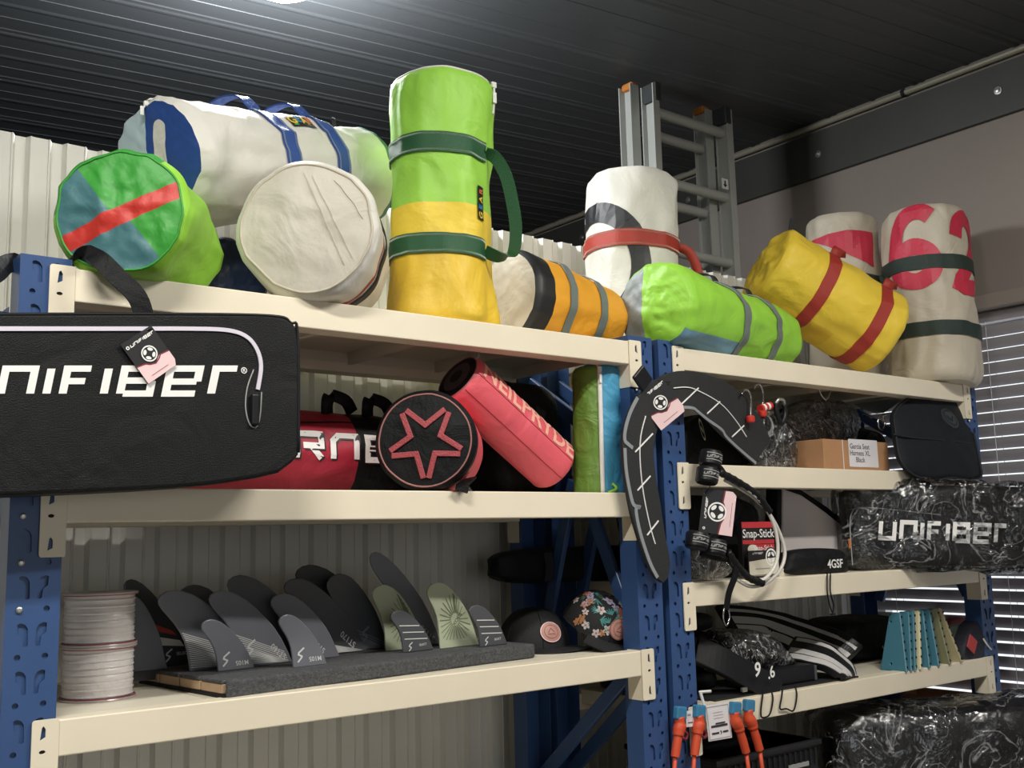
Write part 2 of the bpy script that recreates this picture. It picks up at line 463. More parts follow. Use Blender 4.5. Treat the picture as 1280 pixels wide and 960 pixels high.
# venetian blind
bl = thing('venetian_blind', 'grey horizontal slat blind hanging in the bright window beside the rack', 'blind', (XW + .02, yc, WZ0 + .03))
B().box((XW + .02, yc, WZ1 - .022), (.05, WY1 - WY0 - .03, .04)).build('headrail', 'slat_paint', bl, bevel=.003)
sl = B(); ns = 5; ang = math.radians(66); hw = .0226
prof = [(-hw + 2 * hw * i / ns, .003 * (1 - (2 * i / ns - 1) ** 2)) for i in range(ns + 1)]
def slat_pt(u, y, th):      # inner edge up, outer edge down
    return V((-math.cos(ang) * u + math.sin(ang) * (-(th)), y, math.sin(ang) * u - math.cos(ang) * th))
for k in range(2):
    pass
vs = [slat_pt(u, y, b + k) for k in (0, .0012) for y in (-(WY1 - WY0) / 2 + .02, (WY1 - WY0) / 2 - .02) for u, b in prof]
n = ns + 1; fs = []
for k in (0, 1):
    for i in range(ns): fs.append((k * 2 * n + i, k * 2 * n + i + 1, k * 2 * n + n + i + 1, k * 2 * n + n + i))
fs += [(0, n, 3 * n, 2 * n), (ns, n + ns, 3 * n + ns, 2 * n + ns)]
sl.add(vs, fs)
z = WZ1 - .075; k = 0; first = None
while z > WZ0 + .06:
    if first is None:
        first = sl.build('slat', 'slat_paint', bl, smooth=False, local=True); so = first
    else:
        so = first.copy(); COL.objects.link(so)
    so.parent = bl; so.location = V((XW + .02, yc, z)) - bl.location
    z -= .0478; k += 1
B().box((XW + .02, yc, WZ0 + .035), (.05, WY1 - WY0 - .03, .018)).build('bottom_rail', 'slat_paint', bl, bevel=.003)
for y in (WY1 - .62, WY1 - .15, WY1 - 1.1, WY0 + .3):
    B().tube([(XW - .006, y, WZ1 - .04), (XW - .006, y, WZ0 + .04)], .0012, 6).tube([(XW + .046, y, WZ1 - .04), (XW + .046, y, WZ0 + .04)], .0012, 6).build('ladder_cord', 'frame_white', bl)

# corrugated partition behind the racks
def corrugated(x0, x1, pitch, dep, y0):
    pts = []; x = x0
    while x < x1:
        for f, d in ((0, 0), (.01, -.22), (.05, -.22), (.06, 0), (.50, 0), (.51, -.22), (.55, -.22), (.56, 0), (.64, 1), (.92, 1)): pts.append((x + f * pitch, y0 + d * dep))
        x += pitch
    return pts
pts = corrugated(-2.6, 3.36, .084, .014, .635)
wb = B(); nn = len(pts)
vs = [(x, y + t, z) for t in (0, .002) for z in (0.0, 2.585) for x, y in pts]; fs = []
for t in (0, 1):
    o = t * 2 * nn
    for i in range(nn - 1): fs.append((o + i, o + i + 1, o + nn + i + 1, o + nn + i))
for i in range(nn - 1): fs.append((nn + i, nn + i + 1, 3 * nn + i + 1, 3 * nn + i))
wb.add(vs, fs).build('wall_back', 'white_sheet')['kind'] = 'structure'

# ceiling: ribbed dark sheets, laid slightly askew of the racks
ceil = thing('ceiling', None, None, (0, 0, 3.42), kind='structure')
ca = math.radians(-7.0)
ex = V((math.cos(ca), math.sin(ca), 0)); ey = V((-math.sin(ca), math.cos(ca), 0))
SHW = .42
sh = B()
rib = [(0, 0), (.012, 0), (.024, -.0045), (.036, -.0045), (.048, 0), (.138, 0), (.140, -.0025), (.142, 0), (.212, 0), (.224, -.0035), (.232, -.0035), (.244, 0), (.318, 0), (.320, -.0025), (.322, 0), (.408, 0), (.412, -.003), (.428, -.003)]
vs = []; nn = len(rib)
for t in (0, .003):
    for xx in (-8.2, 1.9):
        for v, zz in rib: vs.append(ex * xx + ey * v + V((0, 0, zz + t)))
fs = []
for t in (0, 1):
    o = t * 2 * nn
    for i in range(nn - 1): fs.append((o + i, o + i + 1, o + nn + i + 1, o + nn + i))
sh.add(vs, fs); first = None
for i in range(-13, 13):
    if first is None: first = sh.build('roof_sheet', 'ceiling_metal', ceil, local=True); o = first
    else: o = first.copy(); COL.objects.link(o)
    o.parent = ceil; o.location = V((1.72, .0, 0)) + ey * (i * SHW) + V((0, 0, .0005 * (i % 2)))
B().box((-.3, 0, 3.47), (7.6, 9.4, .06)).build('roof_deck', 'dark_wall', ceil)

# ------------------------------------------------------------------ round lamp of the room, and added fill lamps out of view
emit('lamp_glow', 'FFFDF5', 14)
mat('lamp_white', 'E8E8E4', 0.4)
def lamp_light(parent, name, loc, sx, sy, power, col):
    ld = bpy.data.lights.new(name, 'AREA'); ld.shape = 'RECTANGLE'; ld.size = sx; ld.size_y = sy; ld.energy = power * LAMP_POWER; ld.color = col
    o = bpy.data.objects.new(name, ld); COL.objects.link(o); o.parent = parent; o.location = V(loc) - parent.location; return o
def fill_batten(c, label, power):  # lamp added out of view to light the rack fronts
    t = thing('fill_lamp', label, 'lamp', (c[0], c[1], 3.33))
    B().box((c[0], c[1], 3.385), (1.24, .07, .06)).build('housing', 'lamp_white', t, bevel=.006)
    for dy in (-.045, .045): B().tube([(c[0] - .6, c[1] + dy, 3.345), (c[0] + .6, c[1] + dy, 3.345)], .013, 10).build('tube', 'lamp_glow', t)
    lamp_light(t, 'fill_light', (c[0], c[1], 3.325), 1.2, .12, power, (1, .97, .9))
fill_batten((-.75, -1.35), 'added twin tube fill lamp, out of view over the aisle in front of the racks', 38)
fill_batten((1.5, -1.7), 'added twin tube fill lamp, out of view over the aisle beside the window wall', 34)
t = thing('round_lamp', 'round bright ceiling lamp behind the white partition', 'lamp', (.84, .84, 3.27))
B().lathe([(.05, .14), (.12, .13), (.13, .09), (.135, .06)], (.84, .84, 3.27), 28).build('housing', 'lamp_white', t, smooth=True, auto=40)
B().lathe([(.005, .0), (.06, .008), (.10, .03), (.118, .06), (.118, .07)], (.84, .84, 3.27), 28).build('diffuser', 'lamp_glow', t, smooth=True)
ld = bpy.data.lights.new('lamp_light', 'POINT'); ld.energy = 42 * LAMP_POWER; ld.shadow_soft_size = .12; ld.color = (.95, .98, 1)
o = bpy.data.objects.new('lamp_light', ld); COL.objects.link(o); o.parent = t; o.location = (0, 0, -.13)

# ================================================================== STORAGE RACKS
def post_mesh(face=True):
    """perforated upright: front face x +-.0445, from z=0 up"""
    H = 2.127; b = B(); holes = []
    if face:
        z0 = 2.06 - 25 * .08
        for k in range(26):
            z = z0 + .08 * k
            for s in (-1, 1):
                holes.append(circ(s * .0225, z, .0055, 8))
                zz = z + .0375
                if zz + .026 < H:
                    kp = [(-.0095, .018), (-.004, .020), (.003, .017), (.0075, .010), (.0085, -.018), (.006, -.020), (.001, -.019), (-.001, -.003), (-.009, .003)]
                    holes.append([(s * (.0125) * 1.0 - s * x * -1 * -1, zz + y) if False else (s * (.0145 - x), zz + y) for x, y in kp])
    b.prism([(-.0445, 0), (.0445, 0), (.0445, H), (-.0445, H)], (0, 0, 0), (1, 0, 0), (0, 0, 1), (0, .002, 0), holes)
    for s in (-1, 1): b.box((s * .0435, .031, H / 2), (.002, .058, H))
    b.box((0, .0065, H / 2), (.085, .002, H))
    return b
def rack(X0, W, levels, label, bays):
    r = thing('storage_rack', label, 'shelving', (X0 + W / 2, .27, 0), group=None)
    base = r.location
    pf = post_mesh(True).build('post', 'blue_steel', r, local=True)
    xs = (X0 - .0225, X0 + W + .0205)
    pf.location = V((xs[0], 0, 0)) - base
    p2 = pf.copy(); COL.objects.link(p2); p2.location = V((xs[1], 0, 0)) - base
    pb = post_mesh(True).build('post', 'blue_steel', r, local=True)
    pb.rotation_euler = (0, 0, PI); pb.location = V((xs[0], .53, 0)) - base
    p4 = pb.copy(); COL.objects.link(p4); p4.location = V((xs[1], .53, 0)) - base
    for p in (pf, p2, pb, p4): B().box(V((0, .03, .004)) + p.location + base if p in (pf, p2) else V((0, -.03, .004)) + p.location + base, (.12, .1, .008)).build('foot_plate', 'blue_steel', r)
    # end braces
    for x in xs:
        zs = [(.07, .15), (.46, .42), (.07, .69), (.46, .96), (.07, 1.23), (.40, 1.45), (.27, 1.70), (.08, 1.42)]
        zig = [((.47, .12), (.06, .52)), ((.06, .52), (.47, .92)), ((.47, .92), (.06, 1.27)), ((.43, 1.33), (.285, 1.76)), ((.07, 1.36), (.255, 1.76)), ((.06, 1.80), (.47, 2.06))]
        for (ya, za), (yb, zb) in zig:
            d = V((0, yb - ya, zb - za)).normalized(); wv = V((0, -d.z, d.y)) * .019
            B().bar((x, ya, za), (x, yb, zb), wv, (.008, 0, 0)).build('brace', 'blue_steel', r, bevel=.002, seg=1)
    # beams with end plates, and shelf panels
    for hz in levels:
        for back in (0, 1):
            y = .0 if not back else .53; sg = -1 if not back else 1
            bx0, bx1 = X0 + .026, X0 + W - .026
            bm_ = B().prism([(0, -.0115), (0, .0505), (-.045, .0505), (-.045, .036), (-.058, .036), (-.058, -.0115)], (bx0, y + sg * .004, hz), (0, sg, 0), (0, 0, 1), (bx1 - bx0, 0, 0)).build('beam', 'cream_steel', r, bevel=.0025, seg=2)
            for side, cx in ((1, X0), (-1, X0 + W)):
                lz = lambda q, zc: [(side * x, zc + yy) for x, yy in q]
                slot = [(-.0045, -.012), (.0045, -.007), (.0045, .006), (.001, .012), (-.002, .009)]
                oval = [(a * 1.0, b_) for a, b_ in circ(0, 0, .0055, 10, .0033)]
                out = [(side * a, b_) for a, b_ in rrect(-.018, -.072, .0262, .0535, .005, 3)]
                pl = B().prism(out, (cx, y + sg * .0065, hz), (1, 0, 0), (0, 0, 1), (0, -sg * .0032, 0), [lz(slot, .031), oval, lz(slot, -.049)])
                pl.box((cx + side * .0247, y - sg * .021, hz - .010), (.003, .05, .124))
                po = pl.build('end_plate', 'cream_steel', r); po.parent = bm_; po.location = V((0, 0, 0))
                dk = B().lathe([(.0045, 0), (.0045, .003)], (cx, y + sg * .001, hz + .0), 8, (0, sg, 0)).build('lock_pin', 'dark_hole', r); dk.parent = bm_
        px0 = X0 + .035; pw = (W - .07) / bays; top = hz + .0485
        first = None
        for i in range(bays):
            if first is None:
                c0 = px0 + pw / 2
                q = B().box((c0, .265, top - .004), (pw - .002, .455, .008))
                for s in (-1, 1): q.box((c0 + s * (pw / 2 - .004), .265, top - .022), (.006, .44, .034))
                for yy in (.052, .478): q.box((c0, yy, top - .02), (pw - .004, .006, .03))
                first = q.build('shelf_panel', 'cream_panel', r); o = first
            else:
                o = first.copy(); COL.objects.link(o); o.parent = r; o.location = V((i * pw, 0, 0))
    for x in xs:
        B().lathe([(.005, 0), (.005, .003), (.003, .005)], (x - .0225, -.0035, 1.98), 8, (0, -1, 0)).build('bolt', 'zinc', r)
    return r
rack1 = rack(0.0, 1.46, (2.06, 1.66, 1.26, .78), 'blue and cream storage rack holding the fin display and line spools', 5)
rack2 = rack(1.6165, 1.5175, (2.06, 1.74, 1.42, 1.10, .62), 'blue and cream storage rack standing beside the window', 5)
for z in (1.66 + .0, 1.58, 1.50): B().lathe([(.0055, 0), (.0055, .002), (.003, .003)], (-.045, -.001, z), 10, (0, -1, 0)).build('bolt', 'zinc', rack1)
Z1 = 2.06 + .0485; ZM = 1.66 + .0485; ZL = 1.26 + .0485
Q2 = 1.74 + .0485; Q3 = 1.42 + .0485; Q4 = 1.10 + .0485; Q5 = .62 + .0485
# ================================================================== SAILCLOTH BAGS
def sail(name, col, rough=.5, trans=.15, crease=.32, var=.04): return mat(name, col, rough, var=var, vscale=7, bump=.12, bscale=160, crease=crease, cscale=7, trans=trans)
sail('sail_white', 'E6E3DA'); sail('sail_pale_blue', 'B9CFD6'); sail('sail_blue', '2A4C92'); sail('sail_teal', '4E7F86'); sail('sail_green', '3FA33C')
sail('sail_lime', '9EDB48'); sail('sail_lime_light', 'A6E055'); sail('sail_red', 'D33A30'); sail('sail_cream', 'D3CCBE'); sail('sail_yellow', 'FADA4A'); sail('sail_gold', 'F2CC40')
sail('sail_orange', 'F2AC34'); sail('sail_navy', '22304E'); sail('sail_grey', '8E969A'); sail('sail_sand', 'CFC5B2'); sail('sail_aqua', '7FA9C4')
sail('sail_slate_green', '5E8378')
mat('web_green', '1B5430', .45, bump=.5, bscale=500); mat('web_red', 'A8352A', .45, bump=.5, bscale=500); mat('web_grey', '6E7876', .5, bump=.5, bscale=500)
mat('web_blue', '274A96', .4, bump=.5, bscale=500); mat('web_dark_green', '22332D', .5, bump=.5, bscale=500); mat('web_black', '1A1C22', .6, bump=.5, bscale=500)
mat('stitch_white', 'C9D3C4', .7); mat('print_red', 'C42D46', .5); mat('print_black', '1B1B1D', .5); mat('zip_white', 'E3E1DC', .45)
mat('patch_black', '15171A', .5); mat('patch_yellow', 'E8C33A', .5); mat('patch_blue', '2F7FB8', .5); mat('patch_green', '4CA64A', .5); mat('patch_orange', 'DD6A36', .5)

class Bag:
    def __init__(s, p0, p1, r0, r1=None, standing=False, front=None, wr=0.045, seed=0, zmin=None, sq=1.0, fold=0.0, flare=0.0, rnd=.025, mid=0.0, foldn=5):
        s.p0, s.p1 = V(p0), V(p1); s.r0 = r0; s.r1 = r1 or r0; s.a = (s.p1 - s.p0).normalized(); s.L = (s.p1 - s.p0).length
        f = V(front) if front else V((CAM.x, CAM.y, 0)) - V((s.p0.x, s.p0.y, 0))
        f = (f - s.a * f.dot(s.a)).normalized()
        s.e1 = f; s.e2 = s.a.cross(f) if standing else f.cross(s.a)
        s.wr = wr; s.seed = seed * 7.3; s.zmin = zmin; s.sq = sq; s.fold = fold; s.flare = flare; s.rnd = rnd; s.mid = mid; s.foldn = foldn
    def S(s, t, th, off=0.0):
        tt = max(0.0, min(1.0, t)); ds = min(tt, 1 - tt) * s.L
        q = min(1, ds / s.rnd) if s.rnd else 1
        e = 1 - .10 * (1 - math.sqrt(max(0, 1 - (1 - q) ** 2)))
        c, sn = math.cos(th), math.sin(th)
        n1 = noise.noise(V((c * 1.3 + s.seed, sn * 1.3, tt * s.L * 6)))
        n2 = noise.noise(V((c * 3 + 5 + s.seed, sn * 3, tt * s.L * 12)))
        n3 = abs(noise.noise(V((c * 2.4 + 9, sn * 2.4 + s.seed, tt * s.L * 7 + 3)))) * 1.6
        r = (s.r0 + (s.r1 - s.r0) * tt) * e * (1 + s.wr * (n1 + .5 * n2 - .7 * n3) + s.mid * math.sin(PI * tt))
        if s.fold: r *= 1 + s.fold * (1 - tt) ** 2 * math.sin(th * s.foldn + 2 * n1 + s.seed)
        if s.flare: r *= 1 + s.flare * max(0, 1 - tt * 4) ** 2
        r += off
        p = s.p0 + s.a * (s.L * t) + s.e1 * (r * c) + s.e2 * (r * sn * s.sq)
        if s.zmin is not None and p.z < s.zmin + .015:
            d = s.zmin + .015 - p.z; p.z = s.zmin + .015 - .015 * (1 - math.exp(-d / .015)) - min(0, 0)
        return p
    def body(s, parent, mats, zone=None, cuts=(), nt=40, nth=96, name='body'):
        bm = bmesh.new(); g = {}
        for i in range(nt + 1):
            for j in range(nth + 1): g[i, j] = bm.verts.new((-PI + 2 * PI * j / nth, i / nt, 0))
        for i in range(nt):
            for j in range(nth): bm.faces.new((g[i, j], g[i, j + 1], g[i + 1, j + 1], g[i + 1, j]))
        for (x, y), (nx, ny) in cuts:
            bmesh.ops.bisect_plane(bm, geom=bm.verts[:] + bm.edges[:] + bm.faces[:], plane_co=(x, y, 0), plane_no=(nx, ny, 0))
        if zone:
            for f in bm.faces:
                c = f.calc_center_median(); f.material_index = zone(c.y, c.x)
        base = rootloc(parent)
        for q in bm.verts: q.co = s.S(q.co.y, q.co.x) - base
        bmesh.ops.remove_doubles(bm, verts=bm.verts, dist=1e-6)
        bmesh.ops.recalc_face_normals(bm, faces=bm.faces)
        return s._link(bm, name, mats, parent)
    def _link(s, bm, name, mats, parent):
        me = bpy.data.meshes.new(name); bm.to_mesh(me); bm.free()
        for k in (mats if isinstance(mats, (list, tuple)) else [mats]): me.materials.append(MATS[k])
        me.polygons.foreach_set('use_smooth', [True] * len(me.polygons))
        o = bpy.data.objects.new(name, me); COL.objects.link(o); o.parent = parent; return o
    def capfn(s, end, bulge=.012, off=0.0, dent=0.0):
        t = 0 if end == 0 else 1; ax = -s.a if end == 0 else s.a; c = s.p0 if end == 0 else s.p1
        c = V((c.x, c.y, c.z if s.zmin is None else max(c.z, s.zmin + .01)))
        def fn(x, y, z=0):
            rho = min(1.0, math.hypot(x, y)); th = math.atan2(y, x)
            p = s.S(t, th) * rho + c * (1 - rho)
            n = noise.noise(V((x * 2 + s.seed, y * 2, 4))) * .6 + noise.noise(V((x * 5 + s.seed, y * 5, 1))) * .25
            return p + ax * (bulge * (1 - rho * rho) + dent * n * (1 - rho ** 6) + off + z)
        return fn
    def cap(s, parent, end, mats, zone=None, cuts=(), bulge=.012, nr=16, nth=96, dent=.012, name='end_panel'):
        bm = bmesh.new(); rows = []
        for i in range(1, nr + 1):
            rows.append([bm.verts.new((i / nr * math.cos(-PI + 2 * PI * j / nth), i / nr * math.sin(-PI + 2 * PI * j / nth), 0)) for j in range(nth)])
        c = bm.verts.new((0, 0, 0))
        for j in range(nth):
            bm.faces.new((c, rows[0][j], rows[0][(j + 1) % nth]))
            for i in range(nr - 1): bm.faces.new((rows[i][j], rows[i + 1][j], rows[i + 1][(j + 1) % nth], rows[i][(j + 1) % nth]))
        for (x, y), (nx, ny) in cuts:
            bmesh.ops.bisect_plane(bm, geom=bm.verts[:] + bm.edges[:] + bm.faces[:], plane_co=(x, y, 0), plane_no=(nx, ny, 0))
        if zone:
            for f in bm.faces:
                q = f.calc_center_median(); f.material_index = zone(q.x, q.y)
        fn = s.capfn(end, bulge, 0, dent); base = rootloc(parent)
        for q in bm.verts: q.co = fn(q.co.x, q.co.y) - base
        bmesh.ops.recalc_face_normals(bm, faces=bm.faces)
        return s._link(bm, name, mats, parent)
    def piping(s, parent, end, m, r=.0025):
        t = 0 if end == 0 else 1
        B().tube([s.S(t, -PI + 2 * PI * j / 60) for j in range(60)], r, 6, closed=True).build('piping', m, parent, smooth=True)
    def strap(s, parent, t0, wd, th0, th1, m, n=48, stitch=None, slope=0.0, name='strap'):
        h = wd / 2 / s.L
        b = B().sheet(lambda u, v, off: s.S(t0 + slope * (u - .5) + (v * 2 - 1) * h, th0 + (th1 - th0) * u, .0025 + off), n, 3, .0028)
        o = b.build(name, m, parent, smooth=True, auto=50)
        if stitch:
            bb = B()
            for v in (-.78, .78):
                pts = [s.S(t0 + slope * (k / (n * 3) - .5) + (v + (.09 if k % 2 else -.09)) * h, th0 + (th1 - th0) * k / (n * 3), .0058) for k in range(n * 3 + 1)]
                bb.tube(pts, .0007, 3, cap=False)
            so = bb.build('stitching', stitch, parent); so.parent = o
        return o
    def fn(s, t0, th0, off=.003, standing=True):
        """decal placement: x to the right, y up, in metres"""
        rr = (s.r0 + s.r1) / 2
        if standing: return lambda x, y, z=0: s.S(t0 + y / s.L, th0 + x / rr, off + z)
        return lambda x, y, z=0: s.S(t0 + x / s.L, th0 + y / rr, off + z)
def duffel(label, p, name='sail_bag', cat='bag', group=None): return thing(name, label, cat, p, group)
def logo_patch(bag, root, t0, th0, w_, h_, standing=True, rot=0):
    f0 = bag.fn(t0, th0, .0035, standing)
    if rot: fn = lambda x, y, z=0: f0(-y, x, z)
    else: fn = f0
    sh = [(*poly2d(rrect(-w_ / 2, -h_ / 2, w_ / 2, h_ / 2, .002, 2)), 0)]
    sh += [(*shift(text2d('G', h_ * .8, .03), -w_ * .36, 0), 1), (*shift(text2d('E', h_ * .75, .03), -w_ * .12, h_ * .04), 2), (*shift(text2d('A', h_ * .75, .03), w_ * .11, -h_ * .03), 1), (*shift(text2d('R', h_ * .75, .03), w_ * .34, 0), 4)]
    sh += [(*poly2d([(-w_ * .45, -h_ * .42), (-w_ * .25, -h_ * .42), (-w_ * .28, -h_ * .30), (-w_ * .42, -h_ * .30)]), 3), (*poly2d([(w_ * .0, -h_ * .42), (w_ * .25, -h_ * .42), (w_ * .22, -h_ * .34)]), 3)]
    return decal('logo_patch', sh, fn, ['patch_black', 'patch_yellow', 'patch_blue', 'patch_green', 'patch_orange'], root, .012)
def zip_pull(parent, p, d=V((0, 0, -1)), s=1.0):
    b = B().box(V(p), (.012 * s, .008, .014 * s)); b.tube([V(p), V(p) + d * .018 * s], .003 * s, 6); b.box(V(p) + d * .03 * s, (.010 * s, .004, .026 * s))
    return b.build('zip_pull', 'zip_white', parent, bevel=.0015)

# --- white and blue duffel at the back left
p0 = at(197, 199, .175); p1 = at(448, 224, .45)
g = Bag(p0, p1, .134, .136, wr=0.090, seed=1, rnd=.02)
R_ = duffel('big white sailcloth duffel with blue handles lying across the other bags', (p0 + p1) / 2 - V((0, 0, .14)))
g.body(R_, ['sail_white', 'sail_slate_green'], lambda t, th: 1 if t > .955 else 0, [((0, .955), (0, 1))])
def zc_(x, y):
    return 1 if (x > -.16 + .22 * y) else 0
g.cap(R_, 0, ['sail_pale_blue', 'sail_blue'], zc_, [((-.16, 0), (1, -.22))], bulge=.01)
g.cap(R_, 1, ['sail_white'])
decal('numeral_bar', [(*shift(poly2d(rrect(-.15, -.60, .15, .60, .149, 6)), .16, .02, -.32), 0)], g.capfn(0, .01, .0015, .012), 'sail_white', R_, .08)
zp = B().sheet(lambda u, v, off: g.S(.02 + .95 * u, 1.50 + .10 * (v - .5), .001 + off), 40, 2, .003).build('zip', 'zip_white', R_, smooth=True)
for tt in (.40, .66):
    g.strap(R_, tt, .052, -.9, 1.05, 'web_blue', stitch='stitch_white')
    a = g.S(tt, 1.05, .005); hh = [a, a + V((-.012, .006, .016)), a + V((-.03, .016, .032)), a + V((-.05, .05, .036)), a + V((-.07, .085, .022)), a + V((-.08, .11, .0))]
    B().ribbon(spline(hh, 6), g.a, .04, .004).build('handle', 'web_blue', R_, smooth=True, auto=50)
logo_patch(g, R_, .53, .62, .085, .045, False)
zip_pull(R_, g.S(.0, 1.45, .004), V((-.4, -.2, -.8)), .8)
B().ribbon([g.S(.9, 1.4, .0), g.S(.9, 1.4, .02) + V((0, 0, .01)), g.S(.9, 1.4, .03)], g.a, .018, .003).build('pull_tab', 'web_black', R_)

# --- navy bag squeezed in under it
pa = at(284, 322, .31); pb_ = V((pa.x + .02, .52, pa.z)); pa.z = pb_.z = Z1 + .105
g = Bag(pa, pb_, .105, .10, wr=0.075, seed=2, zmin=Z1, front=(-1, -.3, 0))
R_ = duffel('dark navy sailcloth bag wedged under the big white duffel', (pa.x, .41, Z1))
g.body(R_, ['sail_navy'], nt=16); g.cap(R_, 0, ['sail_navy', 'sail_white'], lambda x, y: 1 if y > .45 and y < .8 else 0, [((0, .45), (0, 1)), ((0, .8), (0, 1))]); g.cap(R_, 1, ['sail_navy'])

# --- green, teal and red bag
p0 = at(150, 281, -.045); p0.z = Z1 + .112; p1 = at(212, 285, .20); p1.z = Z1 + .115
g = Bag(p0, p1, .134, .118, wr=0.075, seed=3, zmin=Z1 - .012, rnd=.03, sq=.97)
R_ = duffel('round-ended green and teal sailcloth bag with a red band', ((p0.x + p1.x) / 2, .08, Z1))
g.body(R_, ['sail_lime', 'sail_green'], lambda t, th: 1 if th > .9 and t < .4 else 0, [((0, .4), (0, 1)), ((.9, 0), (1, 0))], nt=24)
def zg(x, y):       # x toward body left/right of the face, y up (unit disc); x axis = e1
    u, v = fu(x, y)
    if abs(v - (-.10 + .42 * u)) < .165: return 2
    if u < -.12 - .62 * v and u > -.42 - .62 * v and v > -.1 + .42 * u: return 1
    if u < -.12 - .62 * v if v > -.10 + .42 * u else u < .30 - .62 * v: return 0
    return 1
# on the face: express in picture-right (u) and up (v)
er = V((0, 0, 1)).cross(-g.a).normalized(); er = -er if er.dot(RIGHT) < 0 else er
k11, k12 = g.e1.dot(er), g.e2.dot(er); k21, k22 = g.e1.z, g.e2.z
def fu(x, y): return x * k11 + y * k12, x * k21 + y * k22
def xyline(pu, pv, nu, nv):
    # line in (u,v): nu*(u-pu)+nv*(v-pv)=0 -> in (x,y)
    det = k11 * k22 - k12 * k21
    x0 = (pu * k22 - k12 * pv) / det; y0 = (k11 * pv - k21 * pu) / det
    return ((x0, y0), (nu * k11 + nv * k21, nu * k12 + nv * k22))
def zg2(x, y):
    u, v = fu(x, y)
    band = v - (-.12 + .50 * u)
    if abs(band) < .16: return 2
    if band > 0: return 0 if u < -.30 - .75 * (v - .2) else 1
    return 0 if u < .42 - .75 * (v + .5) else 1
cuts = [xyline(0, -.12 + .16, -.50, 1), xyline(0, -.12 - .16, -.50, 1), xyline(-.30, .2, 1, .75), xyline(.42, -.5, 1, .75)]
g.cap(R_, 0, ['sail_teal', 'sail_green', 'sail_red'], zg2, cuts, bulge=.012, dent=.02)
g.cap(R_, 1, ['sail_lime'])
g.piping(R_, 0, 'sail_green')

# --- cream round-ended bag
p0 = at(384, 289, -.02); p0.z = Z1 + .152; p1 = at(412, 288, .24); p1.z = Z1 + .147
g = Bag(p0, p1, .155, .147, wr=0.038, seed=4, zmin=Z1 - .008, rnd=.03)
R_ = duffel('round-ended cream sailcloth bag lying with its flat end outward', ((p0.x + p1.x) / 2, .11, Z1))
er = V((0, 0, 1)).cross(-g.a).normalized(); er = -er if er.dot(RIGHT) < 0 else er
k11, k12 = g.e1.dot(er), g.e2.dot(er); k21, k22 = g.e1.z, g.e2.z
g.body(R_, ['sail_white', 'web_red'], lambda t, th: 1 if .30 < t < .37 else 0, [((0, .30), (0, 1)), ((0, .37), (0, 1))], nt=30)
g.cap(R_, 0, 'sail_cream', bulge=.014, dent=.008)
g.cap(R_, 1, 'sail_cream')
g.piping(R_, 0, 'sail_sand', .003)
cf = g.capfn(0, .014, .0012, .008)
det = k11 * k22 - k12 * k21
cfuv = lambda u, v, z=0: cf((u * k22 - k12 * v) / det, (k11 * v - k21 * u) / det, z)
for (a, b_) in (((-.05, .86), (.58, -.62)), ((.08, .80), (.70, -.50)), ((.42, .74), (.88, .12))):
    bb = B().tube([cfuv(a[0] + (b_[0] - a[0]) * i / 24, a[1] + (b_[1] - a[1]) * i / 24) for i in range(25)], .0011, 4)
    bb.build('seam', 'sail_sand', R_)
mat('strap_maroon', '7C2830', .5)
g.strap(R_, .46, .04, -1.5, 3.0, 'web_black')

# --- tall green and yellow bag
p0 = V((.930, .135, Z1)); p1 = V((.944, .135, 2.742))
g = Bag(p0, p1, .131, .134, standing=True, wr=0.06, seed=5, fold=.06, flare=.08, rnd=.04, mid=-.05)
R_ = duffel('tall standing lime green and yellow sailcloth bag with dark green straps', (.93, .135, Z1))
g.body(R_, ['sail_gold', 'sail_yellow', 'sail_lime_light'], lambda t, th: 2 if t > .46 else (1 if t > .29 else 0), [((0, .46), (0, 1)), ((0, .29), (0, 1))], nt=60)
g.cap(R_, 1, 'sail_lime_light', bulge=.02); g.cap(R_, 0, 'sail_gold', bulge=-.005)
g.piping(R_, 1, 'zip_white', .003)
for t0 in (.695, .300): g.strap(R_, t0, .05, -1.7, 1.05, 'web_green', stitch='stitch_white', slope=-.01)
a = g.S(.69, 1.05, .004); b_ = g.S(.295, 1.05, .004)
hp = [a, a + V((.022, -.012, -.012)), a + V((.044, -.025, -.06)), a + V((.056, -.035, -.14)), b_ + V((.066, -.04, .05)), b_ + V((.058, -.035, -.005)), b_ + V((.03, -.02, -.015)), b_]
hp = spline(hp, 6)
B().ribbon(hp, V((.45, -.85, .2)), .032, .004).build('handle', 'web_green', R_, smooth=True, auto=50)
logo_patch(g, R_, .475, .86, .085, .030, True, rot=1)
zip_pull(R_, g.S(.985, 1.25, .006), V((.05, -.02, -1)), 1.1)
B().sheet(lambda u, v, off: g.S(.87 + .12 * u, 1.28 + .05 * v, .001 + off), 10, 2, .003).build('zip', 'zip_white', R_)

# --- orange bag with a black ring
zc0 = Z1 + .132
g = Bag((1.185, .20, zc0), (1.56, .215, Z1 + .098), .134, .100, wr=0.045, seed=6, zmin=Z1, front=(0, -1, 0))
R_ = duffel('orange sailcloth bag with a black collar, grey straps and cream end', (1.37, .2, Z1))
g.body(R_, ['print_black', 'sail_orange'], lambda t, th: 0 if t < .17 else 1, [((0, .17), (0, 1))])
g.cap(R_, 0, 'sail_sand', bulge=.01, dent=.005); g.cap(R_, 1, 'sail_orange')
for t0 in (.36, .70): g.strap(R_, t0, .028, -1.6, 2.2, 'web_grey')
B().tube(spline([g.capfn(0, .01, .004)(.1 * math.cos(a) - .35, .12 * math.sin(a) - .86) for a in (0, 1, 2, 3, 4, 5)], 4), .0025, 5).build('cord_loop', 'web_black', R_, smooth=True)

